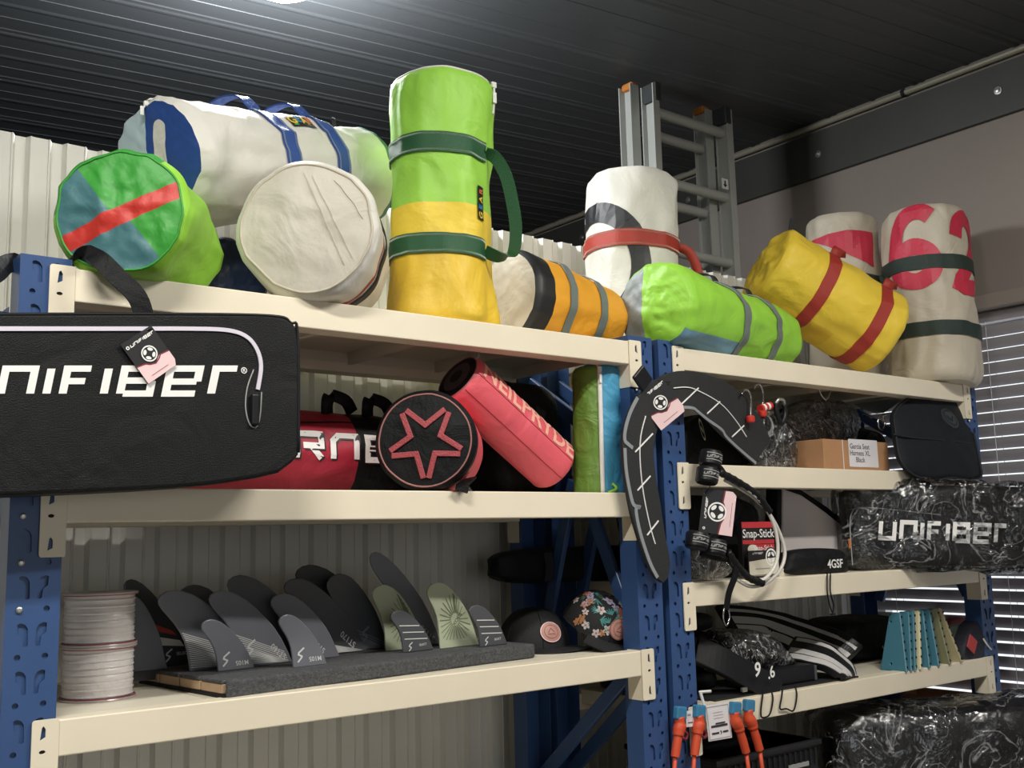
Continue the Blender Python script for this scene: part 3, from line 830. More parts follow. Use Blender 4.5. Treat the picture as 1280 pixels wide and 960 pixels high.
# --- white bag with a black numeral, standing at the back
p0 = V((at(787, 330, .44).x, .44, Z1)); p1 = at(789, 226, .44); p1 = V((p1.x, .44, p1.z))
g = Bag(p0, p1, .156, .154, standing=True, wr=0.065, seed=7, rnd=.04)
R_ = duffel('white standing sailcloth bag with black numeral and a dark red strap', (1.87, .44, Z1))
g.body(R_, ['sail_white'], nt=50); g.cap(R_, 1, 'sail_white', bulge=.012); g.cap(R_, 0, 'sail_white', bulge=0)
L_ = g.L
arc = [(.175 * math.cos(a) - .175, .19 * math.sin(a)) for a in [math.radians(q) for q in range(-60, 131, 8)]]
nb = strokes([arc], .066)
decal('numeral', [(*shift(nb, .03, 0), 0)], g.fn(.50, 0), 'print_black', R_, .03)
decal('small_numeral', [(*shift(disc2d(0, 0, .03, 16, .016), .035, -.125), 0), (*poly2d([(.078, -.11), (.10, -.105), (.10, -.14), (.085, -.14)]), 0)], g.fn(.50, .1), 'print_black', R_, .03)
g.strap(R_, .635, .052, -1.7, 1.35, 'web_red', stitch='stitch_white', slope=-.01)
a = g.S(.63, 1.35, .004)
B().ribbon(spline([a, a + V((.03, -.02, -.02)), a + V((.055, -.03, -.09)), a + V((.05, -.02, -.16))], 6), V((.3, -.7, .3)), .03, .004).build('handle', 'web_red', R_, smooth=True)

# --- lime bag with grey half end
p0 = at(817, 391, .045); p0.z = Z1 + .122; p1 = V((2.285, .185, Z1 + .112))
g = Bag(p0, p1, .132, .112, wr=0.060, seed=8, zmin=Z1, rnd=.03)
R_ = duffel('lime green sailcloth bag lying down with grey straps and grey end', ((p0.x + p1.x) / 2, .14, Z1))
g.body(R_, ['sail_lime', 'sail_aqua'], lambda t, th: 1 if th < -.62 and t < .45 else 0, [((-.62, 0), (1, 0)), ((0, .45), (0, 1))])
er = V((0, 0, 1)).cross(-g.a).normalized(); er = -er if er.dot(RIGHT) < 0 else er
k11, k12 = g.e1.dot(er), g.e2.dot(er); k21, k22 = g.e1.z, g.e2.z
g.cap(R_, 0, ['sail_grey', 'sail_lime'], lambda x, y: 0 if fu(x, y)[0] < -.22 else 1, [xyline(-.22, 0, 1, 0)], bulge=.02, dent=.018); g.cap(R_, 1, 'sail_lime')
for t0 in (.44, .74):
    g.strap(R_, t0, .034, -1.3, 1.55, 'web_grey')
    a = g.S(t0, 1.4, .004)
    B().ribbon(spline([a, a + V((-.01, .01, .022)), a + V((-.03, .05, .03)), a + V((-.03, .09, .01))], 5), g.a, .03, .004).build('handle', 'web_black', R_, smooth=True)

# --- yellow bag with red straps, leaning
p0 = at(957, 331, .27); p1 = at(1103, 421, .085); p1.z = max(p1.z, Z1 + .15)
g = Bag(p0, p1, .150, .152, wr=0.060, seed=9, zmin=Z1, rnd=.02)
R_ = duffel('yellow sailcloth bag with red straps leaning on the lime bag', ((p0.x + p1.x) / 2, .17, Z1))
g.body(R_, ['sail_yellow', 'sail_gold'], lambda t, th: 1 if th < -.75 and t < .6 else 0, [((-.75, 0), (1, 0)), ((0, .6), (0, 1))])
g.cap(R_, 0, 'sail_yellow', bulge=.02, dent=.03); g.cap(R_, 1, 'sail_yellow', bulge=.01)
for t0 in (.36, .80):
    g.strap(R_, t0, .044, -1.9, 1.15, 'web_red')
    a = g.S(t0, 1.15, .004)
    B().ribbon(spline([a, a + V((.012, -.004, .02)), a + V((.045, .01, .03)), a + V((.07, .03, .012))], 5), g.a, .04, .004).build('handle', 'web_red', R_, smooth=True)
a = g.S(.02, 1.4, -.002)
B().ribbon([a, a + V((.006, 0, .02)), a + V((.012, 0, .04))], g.a, .02, .004).build('pull_tab', 'web_black', R_)

# --- red and white bag at the back
p0 = V((3.01, .40, Z1)); p1 = at(1062, 280, .40); p1 = V((3.03, .40, p1.z))
g = Bag(p0, p1, .142, .138, standing=True, wr=0.060, seed=10, rnd=.03)
R_ = duffel('standing off-white sailcloth bag with a red pennant shape', (3.01, .40, Z1))
g.body(R_, ['sail_sand'], nt=50); g.cap(R_, 1, 'sail_sand', bulge=.015); g.cap(R_, 0, 'sail_sand', bulge=0)
decal('pennant', [(*poly2d([(-.16, .045), (.0, .062), (.12, .062), (.12, -.075), (.05, -.06), (-.09, .015)]), 0)], g.fn(.80, .15), 'print_red', R_, .03)
g.strap(R_, .61, .05, -1.8, 1.6, 'web_dark_green')

# --- off-white bag with red sail numbers
p0 = V((3.063, .075, Z1)); p1 = at(1167, 274, .085); p1 = V((3.095, .085, p1.z))
g = Bag(p0, p1, .160, .154, standing=True, wr=0.06, seed=11, fold=.04, rnd=.04)
R_ = duffel('standing off-white sailcloth bag with red sail number 62', (3.06, .075, Z1))
g.body(R_, ['sail_sand'], nt=60); g.cap(R_, 1, 'sail_sand', bulge=.015); g.cap(R_, 0, 'sail_sand', bulge=0)
six = [(.062, .145), (.03, .165), (-.02, .16), (-.06, .115), (-.075, .04), (-.072, -.03), (-.05, -.075), (0, -.095), (.048, -.075), (.065, -.03), (.045, .015), (0, .035), (-.04, .02), (-.068, -.02)]
six = [tuple(q.xy) for q in spline([(a, b_, 0) for a, b_ in six], 4)]
two = [(-.055, .09), (-.04, .145), (0, .165), (.05, .14), (.055, .08), (.03, .02), (-.05, -.09), (.06, -.09)]
two = [tuple(q.xy) for q in spline([(a, b_, 0) for a, b_ in two], 4)]
decal('sail_number', [(*shift(strokes([six], .062), -.04, 0), 0), (*shift(strokes([two], .06), .17, -.02), 0)], g.fn(.70, 0), 'print_red', R_, .02)
for t0 in (.66, .285): g.strap(R_, t0, .052, -1.55, 1.7, 'web_dark_green')
a = g.S(.65, -1.3, .004); b_ = g.S(.285, -1.3, .004)
B().ribbon(spline([a, a + V((-.03, -.03, -.06)), (a + b_) / 2 + V((-.035, -.05, 0)), b_ + V((-.025, -.03, .05)), b_], 6), V((.6, -.6, 0)), .035, .004).build('handle', 'web_dark_green', R_, smooth=True)

# --- ladder behind the partition
mat('ladder_alu', 'B4B6B2', .45, .1, var=.05); mat('ladder_cap', '3A3D3F', .6); mat('ladder_orange', 'C67A2E', .6)
lx0, lx1, ly = at(815, 130, .80).x, at(903, 165, .80).x, .80
lt = at(806, 103, .80).z
R_ = thing('extension_ladder', 'aluminium extension ladder standing upright behind the partition', 'ladder', ((lx0 + lx1) / 2, ly, 0))
for k, (dy, dx, top) in enumerate(((0, 0, lt - .01), (.07, -.048, lt + .0))):
    xa, xb = lx0 + dx, lx1 + dx
    for sx, x in ((-1, xa), (1, xb)):
        b = B().box((x, ly + dy, top / 2), (.006, .062, top))
        for yy in (-.031, .031): b.box((x + sx * -.0 + (.010 if sx < 0 else -.010) * -1, ly + dy + yy, top / 2), (.034 if k == 0 else .046, .005, top))
        b.build('rail', 'ladder_alu', R_)
        if k == 0: B().box((x, ly + dy, top - .03), (.034, .075, .075)).build('rail_cap', 'ladder_cap', R_, bevel=.004)
        else: B().box((x, ly + dy, top + .0), (.045, .06, .03)).build('rail_cap', 'ladder_orange', R_, bevel=.01)
    z = top - .10 - (.07 if k else 0)
    while z > .1:
        B().tube([(xa, ly + dy, z), (xb, ly + dy, z)], .020, 12).build('rung', 'ladder_alu', R_, smooth=True, auto=40)
        z -= .28
q = at(880, 228, .80)
decal('warning_label', [(*poly2d(rrect(-.02, -.022, .02, .022, .002)), 0), (*poly2d([(-.012, -.002), (.012, -.002), (0, -.016)]), 1), (*poly2d([(-.004, -.002), (.004, -.002), (.004, .014), (-.004, .014)]), 1)], plane_fn((lx1 - .045, ly - .036, q.z), (1, 0, 0), (0, 0, 1)), ['white_print', 'print_black'], R_)
# ================================================================== LEFT RACK, MIDDLE SHELF
def tag_prints(w_, h_):
    """hang tag artwork in its own frame (x along the lettering, y up)"""
    sh = [(*poly2d([(-w_ * .5, -h_ * .5), (w_ * .42, -h_ * .5), (w_ * .5, -h_ * .38), (w_ * .5, -h_ * .16), (w_ * .20, -h_ * .12), (0, -h_ * .22), (-w_ * .24, -h_ * .14), (-w_ * .5, -h_ * .08)]), 1)]
    sh += [(*strokes([[(-w_ * .5, -h_ * .075), (-w_ * .25, -h_ * .12), (-w_ * .16, -h_ * .18), (0, -h_ * .225), (w_ * .16, -h_ * .17), (w_ * .24, -h_ * .12), (w_ * .5, -h_ * .15)]], w_ * .035), 2)]
    c = h_ * .02; r_ = w_ * .22
    sh += [(*disc2d(0, c, r_ * 1.12), 0), (*ring2d(0, c, r_ * .84, r_), 3)]
    for k in range(4):
        a = k * PI / 2 + PI / 4
        sh.append((*shift(disc2d(0, 0, r_ * .34, 14, r_ * .20), r_ * .55 * math.cos(a), c + r_ * .55 * math.sin(a), a + PI / 2), 3))
    sh += [(*shift(logo2d('uniFiBer', h_ * .07, 1.0, .26), w_ * .06, h_ * .36), 3), (*shift(ring2d(0, 0, h_ * .018, h_ * .04, 14), -w_ * .40, h_ * .36), 3)]
    sh += [(*strokes([[(-w_ * .3, -h_ * .40), (w_ * .25, -h_ * .40)]], h_ * .012), 2)]
    return sh
def hang_tag(label, c, exy, eyy, w_, h_, hang):
    c = V(c); exy = V(exy).normalized(); eyy = (V(eyy) - exy * V(eyy).dot(exy)).normalized(); n = exy.cross(eyy)
    R_ = thing('hang_tag', label, 'tag', c - V((0, 0, h_ * .6)))
    out = [(-w_ / 2, -h_ / 2), (w_ * .42, -h_ / 2), (w_ / 2, -h_ * .40), (w_ / 2, h_ / 2), (-w_ / 2, h_ / 2)]
    B().prism(out, c - n * .0006, exy, eyy, n * .0012, [circ(w_ * .36, h_ * .44, w_ * .035, 8)]).build('card', 'card_black', R_)
    decal('print', [(p, f, k) for p, f, k in tag_prints(w_, h_)], plane_fn(c, exy, eyy, .0011), ['card_black', 'card_pink', 'card_red', 'white_print'], R_)
    B().tube(spline([c + exy * w_ * .36 + eyy * h_ * .44, (c + exy * w_ * .36 + eyy * h_ * .44 + V(hang)) / 2 + n * .003, V(hang)], 5), .0012, 5).build('string', 'black_matte', R_)
    return R_
mat('zip_lilac', 'D5CFDB', .4); mat('black_nylon', '0D0E10', .5, spec=.25, bump=.4, bscale=420, crease=.22, cscale=6)
YF = -.135
px = [(0, 391), (180, 391), (330, 392), (350, 394), (364, 400), (372, 412), (375, 432), (375, 500), (374, 568), (366, 578), (349, 591), (320, 598), (280, 604), (240, 608), (180, 612), (100, 616), (0, 620)]
pl = [at(x, y, YF) for x, y in px]; pl = [(q.x, q.z) for q in pl]
xl = -.56; left = [(xl, pl[-1][1] + .01), (xl - .02, pl[-1][1] + .03), (xl - .02, pl[0][1] - .03), (xl, pl[0][1] - .004)]
R_ = thing('gear_bag', 'black padded gear bag with big white lettering hung from the rack post', 'bag', (-.08, YF + .05, pl[-1][1]))
B().prism([(x, z) for x, z in pl] + left, (0, YF, 0), (1, 0, 0), (0, 0, 1), (0, .10, 0)).build('body', 'black_nylon', R_, bevel=.016, seg=3, smooth=False)
fp = lambda x, y, off=.001: at(x, y, YF - off)
front = plane_fn((0, YF, 0), (1, 0, 0), (0, 0, 1), .0012)
# zip, pocket piping, lettering
zl = spline([fp(-90, 411), fp(0, 411), fp(150, 411), fp(240, 411), fp(285, 413), fp(308, 421), fp(321, 437), fp(326, 458), fp(322, 487)], 6)
B().ribbon(zl, [V((0, 0, 1))] * (len(zl) - 14) + [(V((0, 0, 1)) * (1 - i / 13) + V((1, 0, 0)) * (i / 13)) for i in range(14)], .0075, .004).build('zip', 'zip_lilac', R_, smooth=False)
pk = spline([fp(317, 462), fp(309, 485), fp(307, 510), fp(312, 530), fp(320, 534), fp(325, 520), fp(327, 490)], 5)
B().tube(pk, .0014, 5).build('pocket_piping', 'grey_print', R_)
B().box(fp(319, 512, .006), (.016, .008, .06)).build('zip_pull', 'black_rubber', R_, bevel=.004)
tp = [at(x, y, YF + .006) + V((0, -.004, .0)) for x, y in ((-90, 394), (180, 393), (335, 395), (362, 404), (371, 420), (372, 566))]
B().tube(spline(tp, 6), .003, 6).build('piping', 'black_rubber', R_, smooth=True)
lt_ = logo2d('uniFiBer', 1.0, .72, .20, .40, .16)
a = fp(-62, 495); b_ = fp(297, 458); mnx = min(x for x, y in lt_[0]); mxx = max(x for x, y in lt_[0])
kx = (b_.x - a.x) / (mxx - mnx); kz = (fp(150, 457).z - fp(150, 496).z)
P = []
for x, y in lt_[0]:
    w_ = at(-62 + (x - mnx) / (mxx - mnx) * 359, 476.5 - y * 39, YF); P.append((w_.x, w_.z))
q = fp(305, 463)
decal('lettering', [(P, lt_[1], 0), (*shift(ring2d(0, 0, .0045, .006, 18), q.x, q.z), 0), (*shift(text2d('R', .008, .03), q.x, q.z), 0)], front, 'white_print', R_)
hp = [fp(190, 402) + V((0, .03, 0)), at(172, 372, -.105), at(146, 345, -.09), at(124, 324, -.07), at(108, 318, -.02), V((.028, .05, 2.134)), V((-.02, .085, 2.137)), V((-.075, .05, 2.118)), V((-.115, -.03, 2.075)), V((-.16, -.08, 2.045)), V((-.19, -.09, 2.02))]
B().ribbon(spline(hp, 6), [V((.75, -.2, .5))] * 22 + [V((0, 1, 0))] * 18 + [V((.6, .3, -.4))] * 21, .034, .006).build('handle', 'black_cloth', R_, smooth=True, auto=50)
c = fp(187, 443, .006)
hang_tag('black and pink hang tag with star logo on the big black gear bag', c, V((.80, 0, .62)), V((-.62, 0, .80)), .066, .082, fp(191, 411, .006))

# --- red and black duffel
mat('red_cloth', 'A32136', .5, crease=.4, cscale=6, bump=.2, bscale=300); mat('maroon_cloth', '571722', .5, crease=.4, bump=.2, bscale=300)
g = Bag((.22, .33, ZM + .105), (1.02, .33, ZM + .10), .118, .108, wr=.05, seed=21, zmin=ZM, front=(0, -1, 0), sq=.95)
R_ = duffel('red duffel with white and black lettering lying behind the hanging black bag', (.62, .33, ZM), 'duffel_bag')
g.body(R_, ['red_cloth', 'maroon_cloth', 'black_cloth'], lambda t, th: 2 if t > .66 else 0, [((0, .66), (0, 1))]); g.cap(R_, 0, 'red_cloth'); g.cap(R_, 1, 'black_cloth')
nm = logo2d('SEVERNE', .075, .85, .2, .42, 0)
decal('lettering', [(*nm, 1), ([(x * 1.0 + .004, y - .004) for x, y in nm[0]], nm[1], 0)][::-1], g.fn(.375, .12, .0015, False), ['print_black', 'white_print'], R_, .03)
for t0 in (.60, .74):
    a = g.S(t0, 1.2, 0)
    B().ribbon(spline([a, a + V((-.005, -.01, .025)), a + V((.01, 0, .045)), a + V((.05, .0, .035)), a + V((.08, .02, .01))], 5), V((1, 0, .2)), .03, .005).build('handle', 'black_cloth', R_, smooth=True)
B().tube(spline([g.S(.05 + .08 * i, .75 + .06 * math.sin(i), .001) for i in range(12)], 4), .002, 5).build('piping', 'black_matte', R_)

# --- round black bag with a red star
mat('star_red', 'A8464C', .55, bump=.6, bscale=260); mat('edge_pink', 'A06A66', .5); mat('coral_cloth', 'E2606C', .5, crease=.35, cscale=7, bump=.15, bscale=300); mat('coral_print', 'F0B09C', .55)
p0 = at(531, 550, .015); p0.z = ZM + .117; p1 = at(552, 548, .19); p1.z = ZM + .11
g = Bag(p0, p1, .117, .105, wr=.012, seed=22, zmin=ZM - .003, rnd=.01)
R_ = duffel('round black bag with a red star on its flat end', ((p0.x + p1.x) / 2, .12, ZM), 'round_bag')
g.body(R_, ['black_cloth', 'coral_cloth'], lambda t, th: 1 if t > .22 else 0, [((0, .22), (0, 1))], nt=20); g.cap(R_, 0, 'black_cloth', bulge=.008, dent=.002); g.cap(R_, 1, 'black_cloth'); g.piping(R_, 0, 'edge_pink', .0022)
er = V((0, 0, 1)).cross(-g.a).normalized(); er = -er if er.dot(RIGHT) < 0 else er
k11, k12 = g.e1.dot(er), g.e2.dot(er); k21, k22 = g.e1.z, g.e2.z; det = k11 * k22 - k12 * k21
cf = g.capfn(0, .008, .0015, .002)
def star_fn(cf, k11, k12, k21, k22, det): return lambda u, v, z=0: cf((u * k22 - k12 * v) / det, (k11 * v - k21 * u) / det, z)
cfuv = star_fn(cf, k11, k12, k21, k22, det)
for k in range(5):      # each V of the star outline is a stitched applique strip
    a0 = math.radians(-90 + 72 * k); ai = a0 + math.radians(36); a1 = a0 + math.radians(72)
    tip = lambda a, rr: (rr * math.cos(a) + .03, rr * math.sin(a) - .03)
    dd = .07
    ln = [tip(a0 + dd, .80), tip(ai, .34), tip(a1 - dd, .80)]
    P, F = strokes([ln], .12)
    bm = B(); bm.add([cfuv(x, y, .0) for x, y in P] + [cfuv(x, y, .004) for x, y in P], [tuple(f) for f in F] + [tuple(len(P) + i for i in f) for f in F] + [(0, 2, 2 + len(P), len(P)), (2, 4, 4 + len(P), 2 + len(P)), (1, 3, 3 + len(P), 1 + len(P)), (3, 5, 5 + len(P), 3 + len(P)), (0, 1, 1 + len(P), len(P)), (4, 5, 5 + len(P), 4 + len(P))])
    bm.build('star_strip', 'star_red', R_, bevel=.0012, seg=1)
q = at(578, 606, -.02)
B().ribbon([at(588, 598, .03), q, at(577, 614, -.025)], V((1, 0, .3)), .03, .005).build('strap_end', 'black_cloth', R_)

# --- pink tube bag, leaning
p0 = at(572, 472, .13); p1 = at(693, 584, .15)
g = Bag(p0, p1, .070, .072, wr=.012, seed=23, zmin=ZM, rnd=.008)
R_ = duffel('pink tube bag with cream lettering leaning against the shelf above', ((p0.x + p1.x) / 2, .1, ZM), 'tube_bag')
g.body(R_, 'coral_cloth', nt=40); g.cap(R_, 1, 'coral_cloth', bulge=.01)
mat('tube_end', '3A3A40', .6)
g.cap(R_, 0, ['tube_end', 'black_cloth'], lambda x, y: 1 if math.hypot(x, y) > .68 or math.hypot(x, y) < .3 else 0, bulge=.006, dent=0)
g.piping(R_, 0, 'edge_pink', .0016)
tx = text2d('NEILPRYDE', .074, .024, 0, 1.05); w0 = max(x for x, y in tx[0]) - min(x for x, y in tx[0]); kx = g.L * .92 / w0
decal('lettering', [([(x * kx, y) for x, y in tx[0]], tx[1], 0)], g.fn(.51, .92, .0015, False), 'coral_print', R_, .02)
for th in (.52, -.25): B().tube([g.S(.01 + .98 * i / 30, th, .0002) for i in range(31)], .0012, 4).build('seam', 'red_cloth', R_)
B().tube(spline([g.S(0, 1.4, 0), g.S(0, 1.4, .012), g.S(-.02, 1.5, .016)], 4), .003, 5).build('zip_pull', 'grey_print', R_)

# --- green and blue upright bag with a white zip
mat('olive_cloth', '658A36', .5, crease=.5, cscale=10); mat('sky_cloth', '4796BC', .5, crease=.5, cscale=10)
c0 = at(749, 600, .095)
g = Bag((c0.x, .095, ZM), (c0.x + .004, .095, at(748, 462, .095).z), .068, .066, standing=True, wr=.02, seed=24, rnd=.012)
R_ = duffel('small upright bag, green one side and blue the other, white zip between', (c0.x, .095, ZM), 'zip_bag')
g.body(R_, ['olive_cloth', 'sky_cloth'], lambda t, th: 1 if .12 < th < 2.6 else 0, [((.12, 0), (1, 0)), ((2.6, 0), (1, 0))], nt=40); g.cap(R_, 1, ['sky_cloth']); g.cap(R_, 0, 'olive_cloth', bulge=0)
B().sheet(lambda u, v, off: g.S(.0 + .98 * u, .04 + .16 * v, .001 + off), 30, 2, .003).build('zip', 'zip_white', R_, smooth=True)
zip_pull(R_, g.S(.97, .12, .004), V((0, -.1, -1)), .9)
B().ribbon([g.S(1, .1, .0), g.S(1, .1, .0) + V((-.005, -.004, .016))], V((1, 0, 0)), .014, .003).build('pull_tab', 'coral_print', R_)
B().tube(spline([g.S(.08, .5, .002), g.S(.04, .6, .01), g.S(.01, .3, .008)], 4), .004, 6).build('cord', 'sail_lime', R_, smooth=True)

# --- dark bags at the back of the shelf, between the racks
def soft_box(name, label, lo, hi, m, cat='bag', bev=.03, group=None):
    lo, hi = V(lo), V(hi); R_ = thing(name, label, cat, ((lo.x + hi.x) / 2, (lo.y + hi.y) / 2, lo.z), group)
    b = B(); n = 8
    def sp(u, v):    # superellipsoid
        cu, su, cv, sv = math.cos(u), math.sin(u), math.cos(v), math.sin(v); e = .45
        f = lambda t: math.copysign(abs(t) ** e, t)
        x, y, z = f(cv) * f(cu), f(cv) * f(su), f(sv)
        c = (lo + hi) / 2; h = (hi - lo) / 2
        k = 1 + .06 * noise.noise(V((x * 2 + lo.x * 9, y * 2, z * 2))) - .03
        return V((c.x + h.x * x * k, c.y + h.y * y * k, max(lo.z, c.z + h.z * z * k)))
    b.sheet(lambda u, v, o: sp(u * 2 * PI, (v - .5) * PI), 40, 20)
    b.build('body', m, R_, smooth=True, weld=True); return R_
R_ = soft_box('gear_sack', 'soft black sack at the rear of the red duffel, beside the rack posts', (1.18, .24, ZM), (1.425, .45, ZM + .325), 'black_cloth')
B().ribbon(spline([(1.24, .237, ZM + .1), (1.28, .215, ZM + .16), (1.33, .237, ZM + .24)], 5), V((1, 0, 0)), .03, .004).build('strap', 'web_black', R_)

# ================================================================== LEFT RACK, LOWER SHELF
mat('line_white', 'F0EAE8', .2, bump=.6, bscale=90, trans=.15); mat('spool_clear', 'C9C2C0', .2, trans=.2); mat('spool_red', '9C3A42', .35)
def spool(z0, label):
    c = V((.163, .235, z0)); R_ = thing('line_spool', label, 'spool', c, 'spools of clear line')
    B().lathe([(.02, 0), (.072, 0), (.073, .002), (.072, .004), (.02, .004)], c, 40).build('flange', 'spool_clear', R_, smooth=True, auto=40)
    B().lathe([(.02, .099), (.072, .099), (.073, .101), (.072, .103), (.02, .103)], c, 40).build('flange', 'spool_clear', R_, smooth=True, auto=40)
    for h in (.0045, .0985): B().tube([c + V((.0705 * math.cos(a * PI / 20), .0705 * math.sin(a * PI / 20), h)) for a in range(40)], .0014, 5, closed=True).build('rim_band', 'spool_red', R_)
    pr = [(.02, .005)]; n = 30
    for i in range(n + 1): pr.append((.0655 + (.0016 if i % 2 else 0) + .001 * math.sin(i * 1.7), .0055 + .0925 * i / n))
    pr.append((.02, .098))
    B().lathe(pr, c, 48).build('winding', 'line_white', R_, smooth=True, auto=60)
    B().lathe([(.012, -.0), (.02, .0), (.02, .103), (.012, .103)], c, 24).build('core', 'spool_red', R_)
spool(ZL, 'spool of clear line on the shelf with another spool on top of it')
spool(ZL + .1035, 'spool of clear line stacked on top of another spool')

# fin display board
mat('carpet_grey', '4B4C4E', .95, bump=1.0, bscale=260, var=.35, vscale=140); mat('ply_wood', 'B79A7A', .7, var=.12, vscale=20); mat('fin_dark', '505256', .36, var=.05); mat('fin_grey', '70727A', .36, var=.06)
mat('fin_black', '3A3C40', .36); mat('fin_green', 'B9C0A4', .4, var=.05); mat('fin_green_dark', '75805F', .5); mat('fin_line', 'D8D8D4', .5); mat('fin_faint', '84868A', .5); mat('fin_red', 'B4443A', .5)
A0 = V((.337, .02, ZL)); bang = math.radians(5.5); bx = V((math.cos(bang), math.sin(bang), 0)); by = V((-math.sin(bang), math.cos(bang), 0))
BL, BD, BH = .835, .385, .034
R_ = thing('fin_display', 'carpeted wooden display board standing full of surf fins', 'display board', A0 + bx * BL / 2 + by * BD / 2)
bp = lambda x, y, z: A0 + bx * x + by * y + V((0, 0, z))
Rz = Matrix.Rotation(bang, 3, 'Z')
B().box(bp(BL / 2, BD / 2, .004), (BL, BD - .01, .008), R=Rz).build('base_board', 'black_matte', R_)
for i in range(4):
    y = .012 + (BD - .02) * (i + .5) / 4; wdt = BD / 4 - .012
    B().box(bp(BL / 2, y, .008 + .009), (BL - .004, wdt, .018), R=Rz).build('wood_strip', 'ply_wood', R_, bevel=.001, seg=1)
    B().box(bp(BL / 2, y, .026 + .004), (BL, wdt + .002, .008), R=Rz).build('carpet_strip', 'carpet_grey', R_, bevel=.003)
ob = [(0, 0), (BL, 0), (BL, .03), (0, .03)]
B().box(bp(BL / 2 + .003, .004, BH / 2), (BL - .003, .014, BH), R=Rz).build('carpet_front', 'carpet_grey', R_, bevel=.006, seg=3)
B().box(bp(BL, BD / 2, BH / 2), (.014, BD, BH), R=Rz).build('carpet_end', 'carpet_grey', R_, bevel=.006, seg=3)
ZB = ZL + BH
FIN = [(1, 0), (.90, .17), (.80, .33), (.68, .48), (.54, .61), (.38, .74), (.22, .85), (.05, .94), (-.10, .985), (-.22, 1), (-.34, .985), (-.43, .945), (-.47, .89), (-.46, .83), (-.41, .765), (-.33, .685), (-.245, .595), (-.165, .49), (-.10, .37), (-.06, .24), (-.035, .11), (-.02, 0)]
def sline(h): return strokes([[(.32 * h, .5 * h), (-.12 * h, .18 * h), (-.16 * h, .05 * h), (.14 * h, -.10 * h), (.10 * h, -.2 * h), (-.2 * h, -.5 * h)]], .13 * h)
def fin(xl, xr, yb, tx_, ty, style, label, prints=(), group=None):
    P = atz((xl + xr) / 2, yb, ZB); Y = P.y
    X0, X1 = at(xl, yb, Y).x, at(xr, yb, Y).x; b = (X1 - X0) / math.cos(bang)
    h = at(tx_ + 8, ty, Y).z - ZB; toff = (at(tx_, ty, Y).x - X0) / b
    k = toff + .47
    o = bx * 0 + V((X0, P.y - (P.x - X0) * math.tan(bang), ZB))
    pts = [((x + k * (y ** 1.5)) * b, y * h) for x, y in FIN]
    R_ = thing('surf_fin', label, 'surf fin', o + bx * b / 2 - V((0, 0, .02)), group)
    rows = {}
    B().prism(pts, o + by * -.0028, bx, V((0, 0, 1)), by * .0056).build('blade', style, R_, bevel=.0022, seg=2)
    B().box(o + bx * b * .5 + V((0, 0, -.010)), (b * .92, .0075, .02), R=Rz).build('base_tab', 'fin_black', R_)
    def clipx(y):   # blade extent at relative height y
        xs = []; y += 1e-5
        n = len(pts)
        for i in range(n):
            (xa, ya), (xb, yb_) = pts[i], pts[(i + 1) % n]
            if (ya - y) * (yb_ - y) < 0: xs.append(xa + (xb - xa) * (y - ya) / (yb_ - ya))
        return (min(xs), max(xs)) if len(xs) > 1 else (0, b)
    f = plane_fn(o + by * -.0028, bx, V((0, 0, 1)), .0009)
    for pr in prints:
        kind = pr[0]; sh = []
        if kind == 'S': sh = [(*shift(sline(pr[3] * h), pr[1] * b, pr[2] * h), 0)]
        elif kind == 'T':
            sh = [(*shift(text2d(pr[4], pr[3] * h, .012, -.15), pr[1] * b, pr[2] * h, math.radians(pr[5])), 0)]
        elif kind == 'bars':     # white bars across the blade
            for yy in pr[1]:
                a, c = clipx(yy * h); sh.append((*strokes([[(a + .08 * b, yy * h + .02 * h), (c - .06 * b, yy * h - .015 * h)]], .022 * h), 0))
        elif kind == 'hatch':    # fine diagonal lines at the foot
            for i in range(pr[1]):
                y0 = pr[2] * h + (pr[3] - pr[2]) * h * i / pr[1]; a, c = clipx(y0); a2, c2 = clipx(max(.02 * h, y0 - .30 * h))
                sh.append((*strokes([[(a + .02 * b, y0), (min(c2 - .03 * b, a + .02 * b + (c2 - a) * .9), max(.02 * h, y0 - .28 * h))]], .010 * h), 0))
        elif kind == 'rays':
            for i in range(26):
                an = 2 * PI * i / 26; cx, cy = pr[1] * b, pr[2] * h; seg = []
                for rr in (.10, .40):
                    x, y = cx + rr * h * math.cos(an) * .8, cy + rr * h * math.sin(an); y = min(max(y, .12 * h), .93 * h); a, c = clipx(y); seg.append((min(max(x, a + .05 * b), c - .07 * b), y))
                sh.append((*strokes([seg], .013 * h), 0))
        elif kind == 'band':
            ya, yb2 = pr[1], pr[2]; a0, c0 = clipx(ya[0] * h); a1, c1 = clipx(yb2[0] * h)
            sh = [(*poly2d([(a0 + .02 * b, ya[0] * h), (c0 - .02 * b, ya[1] * h), (c1 - .02 * b, yb2[1] * h), (a1 + .02 * b, yb2[0] * h)]), 0)]
        decal('print', sh, f, pr[-1] if isinstance(pr[-1], str) and pr[-1] in MATS else 'fin_line', R_)
    return R_
GF = 'fins standing in the display board'
M10 = [('S', .17, .22, .26), ('T', .62, .13, .125, 'M105', 180)]
ST = lambda s, x=.62, y=.22, sz=.11, an=140: ('T', x, y, sz, s, an)
fin(158, 210, 838, 148, 744, 'fin_grey', 'plain grey surf fin half hidden behind the line spools')
fin(192, 240, 832, 149, 724, 'fin_black', 'black surf fin with one red and one white band across the foot', [('band', (.54, .40), (.43, .34), 'fin_red'), ('band', (.36, .28), (.25, .21), 'fin_line'), ('S', .35, .12, .14), ('T', .75, .13, .05, 'SELECT', 0)])
fin(237, 318, 835, 193, 738, 'fin_grey', 'grey surf fin with fine hatching and S logo, beside the red banded fin', [('hatch', 16, .05, .50), ('S', .5, .22, .2)])
